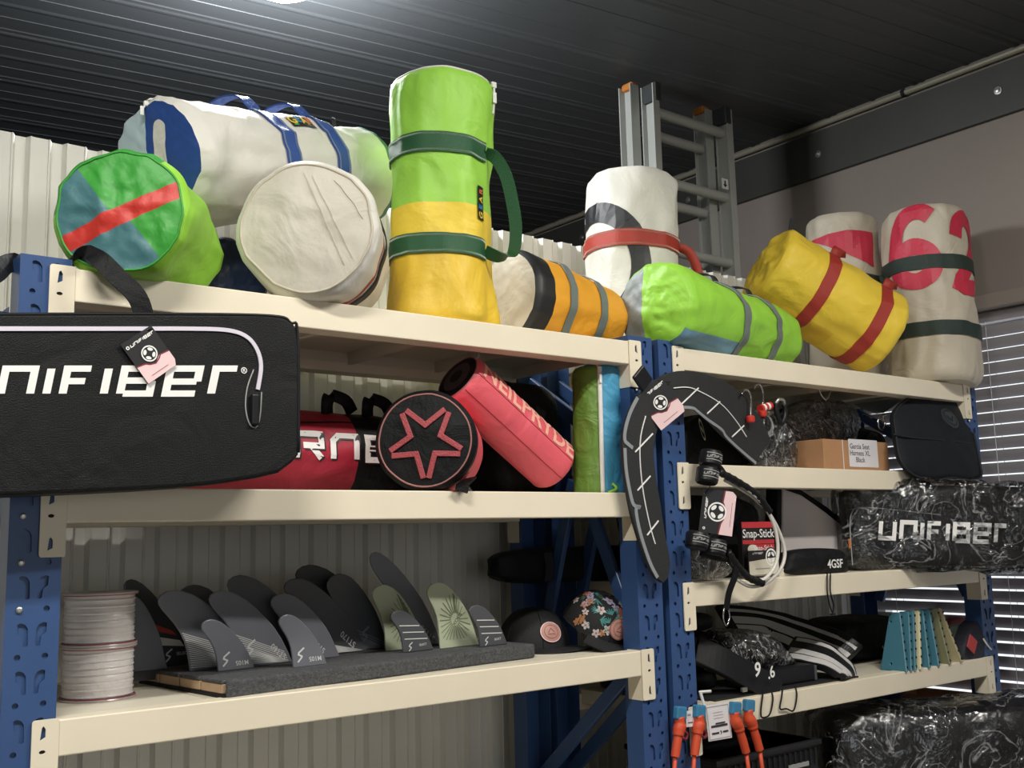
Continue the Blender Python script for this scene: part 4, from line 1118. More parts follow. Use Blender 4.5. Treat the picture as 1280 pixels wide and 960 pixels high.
fin(272, 319, 837, 249, 774, 'fin_grey', 'small grey surf fin lettered M105 at the spool end of the board', M10)
fin(250, 320, 824, 222, 731, 'fin_dark', 'dark surf fin standing in the gap after the hatched grey fin')
fin(300, 367, 831, 256, 738, 'fin_grey', 'grey surf fin lettered ST160 with hatched foot', [('hatch', 14, .05, .46), ST('ST160', .70, .16), ('S', .16, .24, .2)])
fin(330, 402, 825, 277, 719, 'fin_dark', 'dark surf fin rising behind the ST160 fin', [ST('ST150', .55, .3)])
fin(366, 409, 832, 346, 768, 'fin_grey', 'small grey surf fin lettered M105 in the middle of the board', M10)
fin(366, 426, 824, 335, 742, 'fin_grey', 'slim grey surf fin directly behind the second M105 fin', [ST('ST140', .5, .2)])
fin(394, 460, 817, 349, 723, 'fin_dark', 'dark surf fin lettered ST170 with hatched foot', [ST('ST170', .6, .18), ('hatch', 8, .03, .2)])
fin(412, 488, 811, 363, 706, 'fin_black', 'tall black surf fin at the rear of the ST170 fin')
fin(428, 487, 813, 407, 717, 'fin_dark', 'dark surf fin with a faint S logo leaning over a green fin', [('S', .45, .2, .2, 'fin_faint'), ('hatch', 10, .05, .4, 'fin_faint')])
fin(481, 532, 811, 464, 731, 'fin_green', 'slim green surf fin with ray pattern beside the tall ST190 fin', [('rays', .5, .45, 'fin_green_dark')])
fin(503, 543, 814, 486, 763, 'fin_dark', 'small dark surf fin with three white bars, between the two green fins', [('bars', (.62, .46, .30)), ('S', .2, .13, .2), ('T', .62, .15, .07, 'SELECT', 3)])
fin(507, 552, 807.5, 453, 690, 'fin_grey', 'tallest grey surf fin lettered ST190 on the board', [ST('ST190', .58, .13, .09), ('hatch', 8, .02, .14)])
fin(549, 600, 808, 532, 728, 'fin_green', 'wide green surf fin with ray pattern near the caps', [('rays', .36, .42, 'fin_green_dark'), ('T', .42, .42, .09, 'XOOI', 50, 'fin_green_dark'), ('T', .62, .10, .035, 'SELECT', 0)])
fin(599, 635, 807, 584, 756, 'fin_dark', 'small dark surf fin with three white bars at the cap end of the board', [('bars', (.62, .46, .30)), ('S', .2, .13, .2), ('T', .62, .15, .07, 'SELECT', 3)])

# caps
mat('cap_black', '141518', .75, bump=.4, bscale=300); mat('leather_pink', 'B58478', .55, var=.08, vscale=60); mat('leather_dark', '7C5048', .55)
mat('floral_teal', '3F7F7C', .7); mat('floral_coral', 'B85F54', .7); mat('floral_white', 'C2B4B4', .7); mat('floral_orange', 'A06C44', .7); mat('floral_lilac', 'A098B6', .7); mat('floral_green', '3C5A40', .7)
def cap_(label, c, up, frt, a, h, patch_r, floral, patch_az=0.0):
    up = V(up).normalized(); frt = (V(frt) - up * V(frt).dot(up)).normalized(); sd = up.cross(frt); c = V(c)
    R_ = thing('cap', label, 'cap', c)
    D = lambda az, ph, off=0: c + (frt * math.cos(az) + sd * math.sin(az)) * ((a + off) * math.copysign(abs(math.cos(ph)) ** .75, math.cos(ph))) + up * ((h + off) * math.sin(ph))
    b = B().sheet(lambda u, v, o: D(u * 2 * PI, v * PI / 2 * .995), 48, 14)
    b.build('crown', 'cap_black', R_, smooth=True, weld=True)
    for k in range(3):
        az = k * PI / 3 + PI / 6
        B().tube([D(az, .02 + (PI - .04) * i / 24, .0008) for i in range(25)], .0008, 4).build('seam', 'black_matte', R_)
    B().lathe([(.001, .005), (.006, .004), (.008, .0)], c + up * h, 12, up).build('button', 'cap_black', R_)
    vis = lambda u, v, off: c + (frt * math.cos((u - .5) * 2.3) + sd * math.sin((u - .5) * 2.3)) * (a * .96 + v * .075 * math.cos((u - .5) * 2.3) ** .8 + 0) + up * (.004 + off - .016 * (abs(u - .5) * 2) ** 2 * v)
    B().sheet(vis, 24, 6, .004).build('visor', 'cap_black', R_, smooth=True, auto=50)
    pf = lambda x, y, z=0: D(patch_az + x / a, .48 + y / h * .85, .0015 + z)
    bb = B().sheet(lambda u, v, off: pf(v * patch_r * math.cos(u * 2 * PI), v * patch_r * math.sin(u * 2 * PI), off), 32, 4, .002)
    bb.build('patch', 'leather_pink', R_, smooth=True, auto=50)
    decal('patch_print', [(*ring2d(0, 0, patch_r * .93, patch_r * 1.0), 0), (*ring2d(0, 0, patch_r * .62, patch_r * .66), 1), (*strokes([[(-.3 * patch_r, -.1 * patch_r), (0, .3 * patch_r), (.3 * patch_r, -.1 * patch_r)], [(-.35 * patch_r, -.25 * patch_r), (.35 * patch_r, -.25 * patch_r)]], patch_r * .06), 1)], lambda x, y, z=0: pf(x, y, .0025 + z), ['leather_dark' if floral else 'card_pink', 'leather_dark'], R_, .01)
    if floral:
        rnd = random.Random(3)
        for k in range(84):
            az = rnd.uniform(-2.3, 2.0); ph = rnd.uniform(.08, 1.3); s = rnd.uniform(.008, .015)
            f = lambda x, y, z=0, az=az, ph=ph: D(az + x / a / max(.3, math.cos(ph)), ph + y / h, .001 + z)
            rot = rnd.uniform(0, 6)
            if k % 2:
                sh = []
                for j in range(5): sh.append((*shift(disc2d(0, 0, s * .5, 8, s * .32), s * .5 * math.cos(rot + j * 1.2566), s * .5 * math.sin(rot + j * 1.2566), rot + j * 1.2566), 0))
                sh.append((*disc2d(0, 0, s * .25, 8), 1))
                decal('flower', sh, f, [rnd.choice(['floral_coral', 'floral_white', 'floral_orange', 'floral_lilac']), 'floral_orange'], R_)
            else:
                sh = [(*shift(disc2d(0, 0, s * .8, 8, s * .14), s * .6 * math.cos(rot + j * .5), s * .6 * math.sin(rot + j * .5), rot + j * .5), 0) for j in range(-2, 3)]
                decal('leaf', sh, f, rnd.choice(['floral_teal', 'floral_green', 'floral_teal']), R_)
    return R_
p = atz(672, 817, ZL)
cap_('plain black cap with a round pink leather patch', (1.315, .28, ZL), (0, 0, 1), (.10, -1, 0), .098, .105, .033, False, -.25)
cap_('dark floral print cap with a round leather patch, tipped on its visor', at(742, 786, .17), (.20, -.42, .82), (.25, -.95, -.30), .092, .10, .034, True, -.30)
# ================================================================== BETWEEN THE RACKS: CURVED GUARD
def puffy(pxs, Y, bulge, depth, rings=7, n_edge=5, closed_spline=True):
    """soft padded shape: outline seen at plane Y, front bulging toward the aisle, rounded back"""
    base = [at(x, y, Y if not callable(Y) else Y(x, y)) for x, y in pxs]
    k = len(base); o = []
    for i in range(k):
        p0, p1, p2, p3 = base[i - 1], base[i], base[(i + 1) % k], base[(i + 2) % k]
        for j in range(n_edge):
            t = j / n_edge
            o.append(0.5 * ((2 * p1) + (p2 - p0) * t + (2 * p0 - 5 * p1 + 4 * p2 - p3) * t * t + (3 * p1 - p0 - 3 * p2 + p3) * t ** 3) if closed_spline else p1.lerp(p2, t))
    c = sum(o, V((0, 0, 0))) / len(o); b = B(); n = len(o); vs = []
    prof = [(0.96, depth), (1.0, depth * .75), (1.0, depth * .3)] + [(1 - (i / rings) ** 1.6, None) for i in range(0, rings)]
    prof = [(.9, depth * 1.0), (.985, depth * .8), (1.0, depth * .45), (.995, depth * .2)]
    for i in range(rings + 1):
        s = 1 - (i / (rings + .5)); prof.append((s * .985, -bulge * (1 - s ** 2.6)))
    for s, dy in prof:
        for q in o:
            p = c.lerp(q, s); nn = noise.noise(V((p.x * 14, p.z * 14, 3))) * .25 * bulge if dy < 0 else 0
            vs.append(V((p.x, p.y + dy + nn, p.z)))
    m_ = len(prof); fs = [(i * n + j, i * n + (j + 1) % n, (i + 1) * n + (j + 1) % n, (i + 1) * n + j) for i in range(m_ - 1) for j in range(n)]
    fs.append(tuple(range(n))); fs.append(tuple((m_ - 1) * n + j for j in range(n)))
    return b.add(vs, fs)
mat('guard_foam', '232426', .75, bump=.3, bscale=300); mat('guard_edge', '8A8F92', .6)
def YG(x): return -.045 if x < 862 else -.045 + (x - 862) / 98 * .10
pairs = [((829, 729), (836, 722)), ((816, 716), (838, 700)), ((802, 682), (832, 668)), ((790, 642), (826, 628)), ((782, 597), (820, 592)), ((779, 552), (818, 560)), ((786, 517), (823, 535)), ((804, 489), (834, 519)), ((834, 467), (848, 510)), ((868, 464), (862, 509)), ((903, 475), (879, 519)), ((930, 494), (900, 540)), ((950, 520), (922, 560)), ((964, 550), (944, 580))]
def sp2(l, n=5): return [tuple(q.xy) for q in spline([(a, b_, 0) for a, b_ in l], n)]
o_, i_ = sp2([a for a, b_ in pairs]), sp2([b_ for a, b_ in pairs])
gp = lambda x, y, dy=0: at(x, y, YG(x) + dy)
R_ = thing('curved_guard', 'black curved foam guard with white grid lines hung between the two racks', 'foam guard', V((gp(835, 728).x, -.04, gp(830, 728).z)))
b = B(); n = len(o_); vs = []
for a, c in zip(o_, i_):
    A_, C_ = gp(*a), gp(*c); vs += [A_, C_, C_ + V((0, .012, 0)), A_ + V((0, .012, 0))]
fs = [(i * 4 + j, i * 4 + (j + 1) % 4, (i + 1) * 4 + (j + 1) % 4, (i + 1) * 4 + j) for i in range(n - 1) for j in range(4)] + [(3, 2, 1, 0), tuple((n - 1) * 4 + j for j in range(4))]
b.add(vs, fs).build('pad', 'guard_foam', R_, bevel=.002, seg=1)
def gstrip(pts, w_, m_, name, dy=-.001):
    pts = [gp(x, y, dy) for x, y in sp2(pts, 5)]; vdir = [V((0, 0, 1))] * len(pts)
    wd = []
    for i in range(len(pts)):
        t = pts[min(i + 1, len(pts) - 1)] - pts[max(i - 1, 0)]; wd.append(t.cross(V((0, -1, 0))))
    B().ribbon(pts, wd, w_, .002).build(name, m_, R_)
gstrip([(797, 497), (788, 515), (782, 535), (781, 550), (786, 556), (791, 560)], .010, 'guard_edge', 'edge_strip')
gstrip([(781, 560), (783, 590), (789, 622), (793, 632), (800, 634), (795, 637), (800, 665), (812, 702), (822, 722)], .010, 'guard_edge', 'edge_strip', -.0012)
gstrip([(853, 509), (866, 510), (873, 515), (884, 524), (902, 537), (908, 546), (925, 562), (945, 579)], .008, 'guard_edge', 'edge_strip')
for l in ([(794, 565), (816, 542)], [(797, 613), (813, 595)], [(809, 669), (823, 651)], [(851, 506), (873, 485)], [(884, 517), (900, 502)], [(915, 546), (930, 532)]): gstrip(l, .0035, 'white_print', 'grid_line')
for l in ([(842, 485), (858, 484), (872, 488), (900, 504), (920, 526), (933, 546)], [(807, 520), (801, 545), (800, 575), (804, 615), (812, 655), (819, 680)]): gstrip(l, .0025, 'white_print', 'grid_line', -.0022)
B().box(gp(803, 473, -.006), (.052, .01, .05), R=Matrix.Rotation(-.75, 3, 'Y')).build('buckle', 'black_rubber', R_, bevel=.004)
c = gp(826, 504, -.014)
hang_tag('black and pink hang tag with star logo on the curved foam guard', c, V((.66, -.42, .60)), V((-.50, .2, .78)), .088, .112, gp(838, 478, -.004))

# ================================================================== RIGHT RACK, UPPER SHELF
oval_m = mat('logo_tan', 'C9BFA6', .5)
R_ = thing('gear_pouch', 'black pouch with a tan oval logo standing under the curved guard', 'pouch', (at(890, 575, .10).x, .12, Q2))
q = puffy([(872, 520), (905, 522), (935, 545), (948, 575), (945, 586), (870, 586), (860, 560)], .12, .012, .09); zf = min(v.z for v in q.v)
for v in q.v: v.z = max(v.z, Q2)
q.build('body', 'black_cloth', R_, smooth=True)
cc = at(877, 537, .10); decal('oval_logo', [(*ring2d(0, 0, .018, .023, 20), 0), (*strokes([[(-.012, 0), (.012, 0)]], .008), 0)], lambda x, y, z=0: cc + V((x * .5 + y * -.25, -.002 - z, y * 1.25 - x * .6)), 'logo_tan', R_)

# harness with steel hooks in clear bags
def wrapped(name, label, cat, pxs, Y, bulge, depth, m_in, zmin, grow=.012, group=None):
    g0 = puffy(pxs, Y, bulge, depth)
    for v in g0.v: v.z = max(v.z, zmin + .004)
    c = sum(g0.v, V((0, 0, 0))) / len(g0.v)
    R_ = thing(name, label, cat, (c.x, c.y, zmin), group)
    g0.build('contents', m_in, R_, smooth=True)
    f_ = B(); f_.f = [list(x) for x in g0.f]; f_.m = list(g0.m)
    for v in g0.v:
        d = (v - c).normalized(); nn = noise.noise(v * 28) + .6 * abs(noise.noise(v * 60))
        p = v + d * (grow * (1 + .7 * nn)); p.z = max(p.z, zmin + .001); f_.v.append(p)
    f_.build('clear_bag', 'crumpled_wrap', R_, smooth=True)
    return R_
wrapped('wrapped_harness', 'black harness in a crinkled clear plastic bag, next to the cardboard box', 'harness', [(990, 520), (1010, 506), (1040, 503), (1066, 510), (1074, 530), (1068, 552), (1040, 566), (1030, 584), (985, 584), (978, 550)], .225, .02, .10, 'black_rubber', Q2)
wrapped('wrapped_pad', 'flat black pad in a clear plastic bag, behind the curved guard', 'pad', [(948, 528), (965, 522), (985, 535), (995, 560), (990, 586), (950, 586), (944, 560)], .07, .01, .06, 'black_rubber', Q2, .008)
def hook(label, base, h, s):
    base = V(base); R_ = thing('steel_hook', label, 'hook', base)
    pts = [base, base + V((.006, 0, h * .55)), base + V((.004, 0, h * .85)), base + V((-.012 * s, -.004, h)), base + V((-.034 * s, -.008, h * .96)), base + V((-.046 * s, -.01, h * .82))]
    B().tube(spline(pts, 6), .0035, 8).build('hook_rod', 'chrome', R_, smooth=True)
    B().lathe([(.010, 0), (.013, .004), (.013, .016), (.009, .02)], base - V((0, 0, .012)), 12).build('base_knob', 'sail_red', R_, smooth=True, auto=40)
    return R_
q = at(938, 523, .012); hook('steel hook with a red base standing beside the curved guard', (q.x, .012, q.z), .082, 1.0)
q = at(953, 516, .06); hook('steel hook with a red base, right behind another hook', (q.x, .06, q.z), .085, 1.0)
R_ = thing('striped_grip', 'short red and white striped grip lying on the wrapped pad', 'grip', at(958, 508, .06))
a = at(950, 511, .06); d = V((.05, 0, .012))
for k in range(5): B().tube([a + d * (k / 5), a + d * ((k + .98) / 5)], .012 if k % 2 else .0125, 12).build('stripe', 'white_print' if k % 2 else 'sail_red', R_, smooth=True, auto=40)
R_ = thing('shackle', 'black shackle with a steel pin lying beside the striped grip', 'shackle', at(975, 525, .05))
a = at(975, 505, .05)
B().tube(spline([a + V((-.02, 0, 0)), a + V((-.012, -.004, .012)), a + V((.01, -.004, .012)), a + V((.02, 0, 0))], 5), .006, 8).build('bow', 'zinc', R_, smooth=True)
B().tube(spline([a + V((.02, 0, 0)), a + V((.022, 0, -.03)), a + V((.0, 0, -.06)), a + V((-.018, 0, -.03)), a + V((-.02, 0, 0))], 5), .008, 8).build('strap_loop', 'black_rubber', R_, smooth=True)
a = at(1032, 500, .12); R_ = thing('double_hook', 'bare steel double hook poking out above the wrapped harness', 'hook', a)
for s in (-1, 1): B().tube(spline([a, a + V((s * .016, 0, .010)), a + V((s * .03, 0, .03)), a + V((s * .034, -.004, .045)), a + V((s * .026, -.004, .052))], 5), .0026, 8).build('hook_rod', 'chrome', R_, smooth=True)

# cardboard box with a paper label
mat('kraft', 'B0845E', .8, var=.06, vscale=20, bump=.1, bscale=80); mat('paper', 'DDDADF', .7); mat('ink', '303038', .7); mat('plate_grey', '5A6266', .5, .3)
x0, x1 = at(1031, 587, .06).x, at(1112, 587, .06).x; zt = at(1040, 549, .06).z
R_ = thing('cardboard_box', 'small brown cardboard box with a white paper label', 'box', ((x0 + x1) / 2, .13, Q2))
B().box(((x0 + x1) / 2, .13, (Q2 + zt) / 2), (x1 - x0, .14, zt - Q2)).build('carton', 'kraft', R_, bevel=.002)
B().box(((x0 + x1) / 2 - .08, .058, (Q2 + zt) / 2), (.002, .002, zt - Q2)).build('tape_seam', 'paper', R_)
cx = at(1079, 567, .06).x; cz = at(1079, 567, .06).z
fn = plane_fn((cx, .0595, cz), (1, 0, 0), (0, 0, 1), .0008)
decal('paper_label', [(*poly2d(rrect(-.082, -.045, .082, .046, .004)), 0)] + [(*shift(text2d(s, .024, .006), -.02, yy), 1) for s, yy in (('Garcia Seat', .022), ('Harness XL', .0), ('Black', -.022))], fn, ['paper', 'ink'], R_)
a = at(1077, 511, .10); bq = at(1128, 500, .14); cq = at(1105, 516, .10)
R_ = thing('steel_bracket', 'grey triangular steel plate lying over the box', 'bracket', (cq.x, .12, zt))
B().add([a, cq, bq, a + V((0, .03, .02)), cq + V((0, .03, .0)), bq + V((0, .03, .01))], [(0, 1, 2), (3, 5, 4), (0, 3, 4, 1), (1, 4, 5, 2), (2, 5, 3, 0)]).build('plate', 'plate_grey', R_)
B().tube([a + V((0, -.004, -.02)), at(1103, 527, .08)], .0025, 6).build('rod', 'chrome', R_)
a = at(1101, 520, .07); R_ = thing('wire_loop', 'silver wire loop hanging in front of the steel bracket', 'loop', a - V((0, 0, .05)))
B().tube(spline([a + V((.012, 0, 0)), a + V((.022, 0, -.022)), a + V((.008, 0, -.045)), a + V((-.014, 0, -.04)), a + V((-.018, 0, -.018)), a + V((0, 0, .003)), a + V((.03, 0, .006))], 6), .0032, 8).build('wire', 'chrome', R_, smooth=True)
R_ = soft_box('dark_bag', 'black bag in the corner behind the wire loop', (2.72, .22, Q2), (3.0, .42, Q2 + .18), 'black_cloth')
B().ribbon(spline([(2.76, .22, Q2 + .08), (2.8, .19, Q2 + .13), (2.88, .22, Q2 + .16)], 5), V((1, 0, 0)), .025, .004).build('strap', 'web_black', R_)

# neoprene pad overhanging the shelf
mat('neoprene', '14191E', .7, spec=.3, bump=.15, bscale=400); mat('neoprene_edge', '14181C', .7); mat('neoprene_logo', '2E353B', .35)
out = [(1113, 520), (1120, 508), (1133, 497), (1152, 490), (1172, 492), (1193, 495), (1206, 503), (1212, 522), (1218, 546), (1225, 580), (1226, 596), (1210, 600), (1190, 597), (1164, 601), (1145, 597), (1132, 589), (1121, 572), (1116, 545)]
R_ = thing('neoprene_harness', 'dark neoprene harness back with an oval logo overhanging the shelf edge', 'harness', (at(1170, 590, -.05).x, .0, Q2))
YN = lambda x, y: .045 - (y - 490) / 110 * .095
q = puffy([(x + 4 if x < 1150 else x, y) for x, y in out], YN, .022, .022); q.build('pad', 'neoprene', R_, smooth=True)
B().tube(spline([at(1117, 543, -.005), at(1140, 547, -.021), at(1175, 550, -.030), at(1205, 553, -.025), at(1218, 555, -.012)], 6), .003, 6).build('seam', 'neoprene_edge', R_, smooth=True)
pe = [at(x + (4 if x < 1150 else 0), y, YN(x, y) - .001) for x, y in out]; B().tube(spline(pe + [pe[0]], 4), .004, 6).build('piping', 'neoprene_edge', R_, smooth=True)
cc = at(1187, 523, -.006)
B().lathe([(.001, .003), (.036, .003), (.041, .0015), (.042, -.006)], cc, 28, (-.05, -1, .5)).build('oval_logo', 'neoprene_logo', R_, smooth=True, auto=40)
decal('logo_print', [(*ring2d(0, 0, .029, .032, 24), 0), (*strokes([[(-.018, .008), (0, -.012), (.018, .008)]], .005), 0)], plane_fn(cc + V((0, -.0035, .0018)), (1, -.05, 0), (0, .5, 1), .0005), 'neoprene_edge', R_)

# ================================================================== RIGHT RACK, SECOND SHELF
mat('tube_white', 'D6D2CA', .35); mat('tag_orange', 'C9793F', .5); mat('pack_red', 'C2333A', .45); mat('pack_black', '1E1A1B', .45); mat('pack_cream', 'D9D2C0', .55); mat('board_white', 'CFC6C4', .6)
YH = -.055; hpnt = lambda x, y, dy=0: at(x, y, YH + dy)
R_ = thing('harness_lines', 'looped white harness lines with black cuffs hanging over the shelf beam', 'harness lines', hpnt(935, 735))
B().tube(spline([hpnt(906, 600), hpnt(920, 608), hpnt(942, 622), hpnt(962, 643), hpnt(976, 670), hpnt(981, 693), hpnt(974, 714), hpnt(957, 729), hpnt(938, 733), hpnt(922, 725)], 8), .0052, 10).build('tube', 'tube_white', R_, smooth=True)
B().tube(spline([hpnt(902, 593, -.014), hpnt(925, 606, -.014), hpnt(950, 626, -.014), hpnt(965, 650, -.014), hpnt(972, 678, -.014), hpnt(970, 704, -.014), hpnt(958, 722, -.014), hpnt(944, 728, -.01)], 8), .0052, 10).build('tube', 'tube_white', R_, smooth=True)
sl = spline([hpnt(899, 590, -.014), hpnt(920, 601, -.014), hpnt(945, 618, -.014), hpnt(962, 640, -.014)], 10)
B().tube(sl, [.0095 + (.0015 if i % 3 == 0 else 0) for i in range(len(sl))], 10).build('grip_sleeve', 'black_rubber', R_, smooth=True)
sl = spline([hpnt(910, 690, -.012), hpnt(922, 708, -.012), hpnt(936, 722, -.012), hpnt(953, 729, -.012)], 8)
B().tube(sl, [.0095 + (.0015 if i % 3 == 0 else 0) for i in range(len(sl))], 10).build('grip_sleeve', 'black_rubber', R_, smooth=True)
for (x, y) in ((888, 573), (884, 594), (871, 675), (893, 684)):
    c = hpnt(x, y, -.005); ax = V((.25, 0, .97)).normalized()
    B().lathe([(.026, -.023), (.0305, -.018), (.031, .015), (.027, .020)], c, 20, ax).build('cuff', 'black_rubber', R_, smooth=True, auto=40)
    e1 = V((0, -1, 0)); e2 = ax.cross(e1).normalized()
    if e2.x < 0: e2 = -e2
    cf_ = lambda xx, yy, z=0, c=c, e1=e1, e2=e2, ax=ax: c + ax * yy + (e1 * math.cos(xx / .031) + e2 * math.sin(xx / .031)) * (.0318 + z)
    decal('cuff_print', [(*logo2d('uniFiBer', .008, 1.0, .24), 0), (*strokes([[(-.036, .009), (.036, .009)]], .002), 0), (*strokes([[(-.036, -.009), (.036, -.009)]], .002), 0)], cf_, 'grey_print', R_, .005)
for (x, y) in ((898, 577), (903, 686)): B().box(hpnt(x, y, -.028), (.008, .006, .020)).build('orange_tab', 'tag_orange', R_, bevel=.001)
B().tube(spline([hpnt(880, 585, .03), hpnt(895, 582), hpnt(904, 592)], 5), .010, 8).build('webbing', 'black_cloth', R_, smooth=True)
B().tube(spline([hpnt(876, 690, .02), hpnt(895, 696), hpnt(912, 700), hpnt(922, 712)], 5), .011, 8).build('webbing', 'black_cloth', R_, smooth=True)
B().ribbon(spline([hpnt(922, 706, -.016), hpnt(918, 722, -.016), hpnt(911, 742, -.014), hpnt(908, 762, -.012)], 6), V((1, 0, .1)), .020, .004).build('strap', 'black_cloth', R_)
B().tube(spline([hpnt(906, 758, -.012), hpnt(904, 772, -.012), hpnt(908, 782, -.012), hpnt(912, 772, -.012), hpnt(910, 758, -.012)], 5), .0022, 6).build('buckle_loop', 'chrome', R_, smooth=True)
c = hpnt(897, 640, -.012)
hang_tag('black and pink hang tag with star logo on the harness lines', c, V((.13, -.10, .98)), V((-.82, .52, .17)), .118, .092, hpnt(890, 604, -.012))

def card_pack(label, x0, y0, x1, y1, Y, shapes_fn, mats_, name='blister_pack', cat='package', th=.018):
    a, b_ = at(x0, y1, Y), at(x1, y0, Y); zb = max(a.z, 0)
    R_ = thing(name, label, cat, ((a.x + b_.x) / 2, Y + th / 2, zb))
    w_, h_ = b_.x - a.x, b_.z - a.z
    B().box(((a.x + b_.x) / 2, Y + th / 2, (a.z + b_.z) / 2), (w_, th, h_)).build('card', mats_[0], R_, bevel=.001, seg=1)
    decal('print', shapes_fn(w_, h_), plane_fn(((a.x + b_.x) / 2, Y, (a.z + b_.z) / 2), (1, 0, 0), (0, 0, 1), .0008), mats_, R_); return R_
def rect(x0, y0, x1, y1): return poly2d([(x0, y0), (x1, y0), (x1, y1), (x0, y1)])
ybase = 716
card_pack('red and black repair stick pack standing behind the harness lines', 930, 652, 966, ybase, .06, lambda w_, h_: [(*rect(-w_ / 2, h_ * .38, w_ / 2, h_ * .5), 1), (*rect(-w_ / 2, h_ * .06, w_ / 2, h_ * .14), 1), (*shift(text2d('Snap-Stick', w_ * .24, .012), 0, h_ * .26), 2), (*rect(-w_ * .30, -h_ * .12, w_ * .5, h_ * .05), 1), (*shift(text2d('Snap-Stick', w_ * .15, .01), w_ * .14, -h_ * .03), 2), (*disc2d(-w_ * .20, -h_ * .04, w_ * .16, 16, h_ * .09), 3)], ['pack_black', 'pack_red', 'white_print', 'pack_cream'])
def starcard(w_, h_):
    sh = [(*rect(-w_ / 2, -h_ / 2, w_ / 2, h_ * .05), 1), (*poly2d([(-w_ / 2, h_ * .05), (w_ / 2, h_ * .05), (w_ / 2, h_ * .2)]), 1), (*disc2d(w_ * .25, h_ * .2, w_ * .22), 0), (*ring2d(w_ * .25, h_ * .2, w_ * .15, w_ * .19), 2)]
    for k in range(4): sh.append((*shift(disc2d(0, 0, w_ * .065, 12, w_ * .035), w_ * .25 + w_ * .09 * math.cos(k * PI / 2 + .8), h_ * .2 + w_ * .09 * math.sin(k * PI / 2 + .8), k * PI / 2 + .8 + PI / 2), 2))
    sh += [(*shift(logo2d('uniFiBer', h_ * .08), -w_ * .2, h_ * .38), 2), (*rect(-w_ * .3, -h_ * .28, w_ * .2, -h_ * .24), 3)]
    return sh
card_pack('black and cream star logo card in front of the repair stick pack', 937, 687, 972, 719, .035, starcard, ['pack_black', 'pack_cream', 'white_print', 'grey_print'], 'product_card', 'card', .006)
R_ = thing('clear_stand', 'small cream plastic stand next to the star logo card', 'stand', (at(982, 716, .05).x, .06, Q3))
a = at(972, 716, .05); b_ = at(990, 690, .05)
B().box(((a.x + b_.x) / 2, .07, Q3 + .012), (b_.x - a.x, .05, .024)).build('base', 'pack_cream', R_, bevel=.002)
B().box(((a.x + b_.x) / 2 - .01, .085, Q3 + .045), (.02, .01, .06)).build('upright', 'pack_cream', R_, bevel=.002)

# white panel bag with black rim
R_ = thing('panel_bag', 'pale padded panel with a black rim standing behind the black pouch', 'bag', (at(1020, 715, .16).x, .16, Q3))
ol = [(972, 609), (1003, 612), (1036, 634), (1060, 656), (1064, 676), (1062, 717), (970, 720)]; il = [(977, 611), (1000, 619), (1030, 640), (1052, 658), (1056, 674), (1056, 706), (976, 708)]
oo = [at(x, y, .16) for x, y in ol]; oo = [(p.x, max(p.z, Q3)) for p in oo]; ii = [at(x, y, .16) for x, y in il]; ii = [(p.x, p.z) for p in ii]
B().prism(oo, (0, .16, 0), (1, 0, 0), (0, 0, 1), (0, .05, 0)).build('rim', 'black_cloth', R_, bevel=.008)
B().prism(ii, (0, .154, 0), (1, 0, 0), (0, 0, 1), (0, .02, 0)).build('panel', 'board_white', R_, bevel=.004)
R_ = thing('drawstring_pouch', 'black drawstring pouch with white lettering lying before the pale panel', 'pouch', (at(1022, 718, .02).x, .06, Q3))
q = puffy([(986, 705), (990, 692), (1005, 687), (1030, 685), (1052, 688), (1058, 700), (1058, 716), (1020, 719), (985, 717)], .035, .02, .06)
for v in q.v: v.z = max(v.z, Q3)
q.build('body', 'black_cloth', R_, smooth=True)
a = at(1045, 705, .012)
decal('lettering', [(*text2d('4GSF', .036, .02), 0)], plane_fn(a + V((-.005, 0, 0)), (1, 0, 0), (0, 0, 1), .001), 'white_print', R_)
for dx in (0, 4): B().tube(spline([at(1034 + dx, 716, .01), at(1034 + dx, 722, -.012), at(1034 + dx, 740, -.012), at(1037 + dx * 1.2, 756, -.012), at(1041, 767, -.012)], 5), .0022, 6).build('cord', 'black_matte', R_, smooth=True)
B().box(at(1041, 768, -.012), (.02, .005, .005)).build('cord_end', 'black_rubber', R_)
R_ = soft_box('dark_sack', 'black sack at the back of the repair stick pack', (1.66, .14, Q3), (2.16, .36, Q3 + .25), 'black_cloth')
B().ribbon(spline([(1.85, .14, Q3 + .1), (1.92, .11, Q3 + .16), (2.02, .14, Q3 + .22)], 5), V((1, 0, 0)), .03, .004).build('strap', 'web_black', R_)
wrapped('wrapped_fitting', 'small black fitting in a clear bag beside the rack post', 'fitting', [(862, 690), (878, 682), (900, 690), (912, 704), (906, 718), (866, 720)], .03, .01, .05, 'black_rubber', Q3, .008)

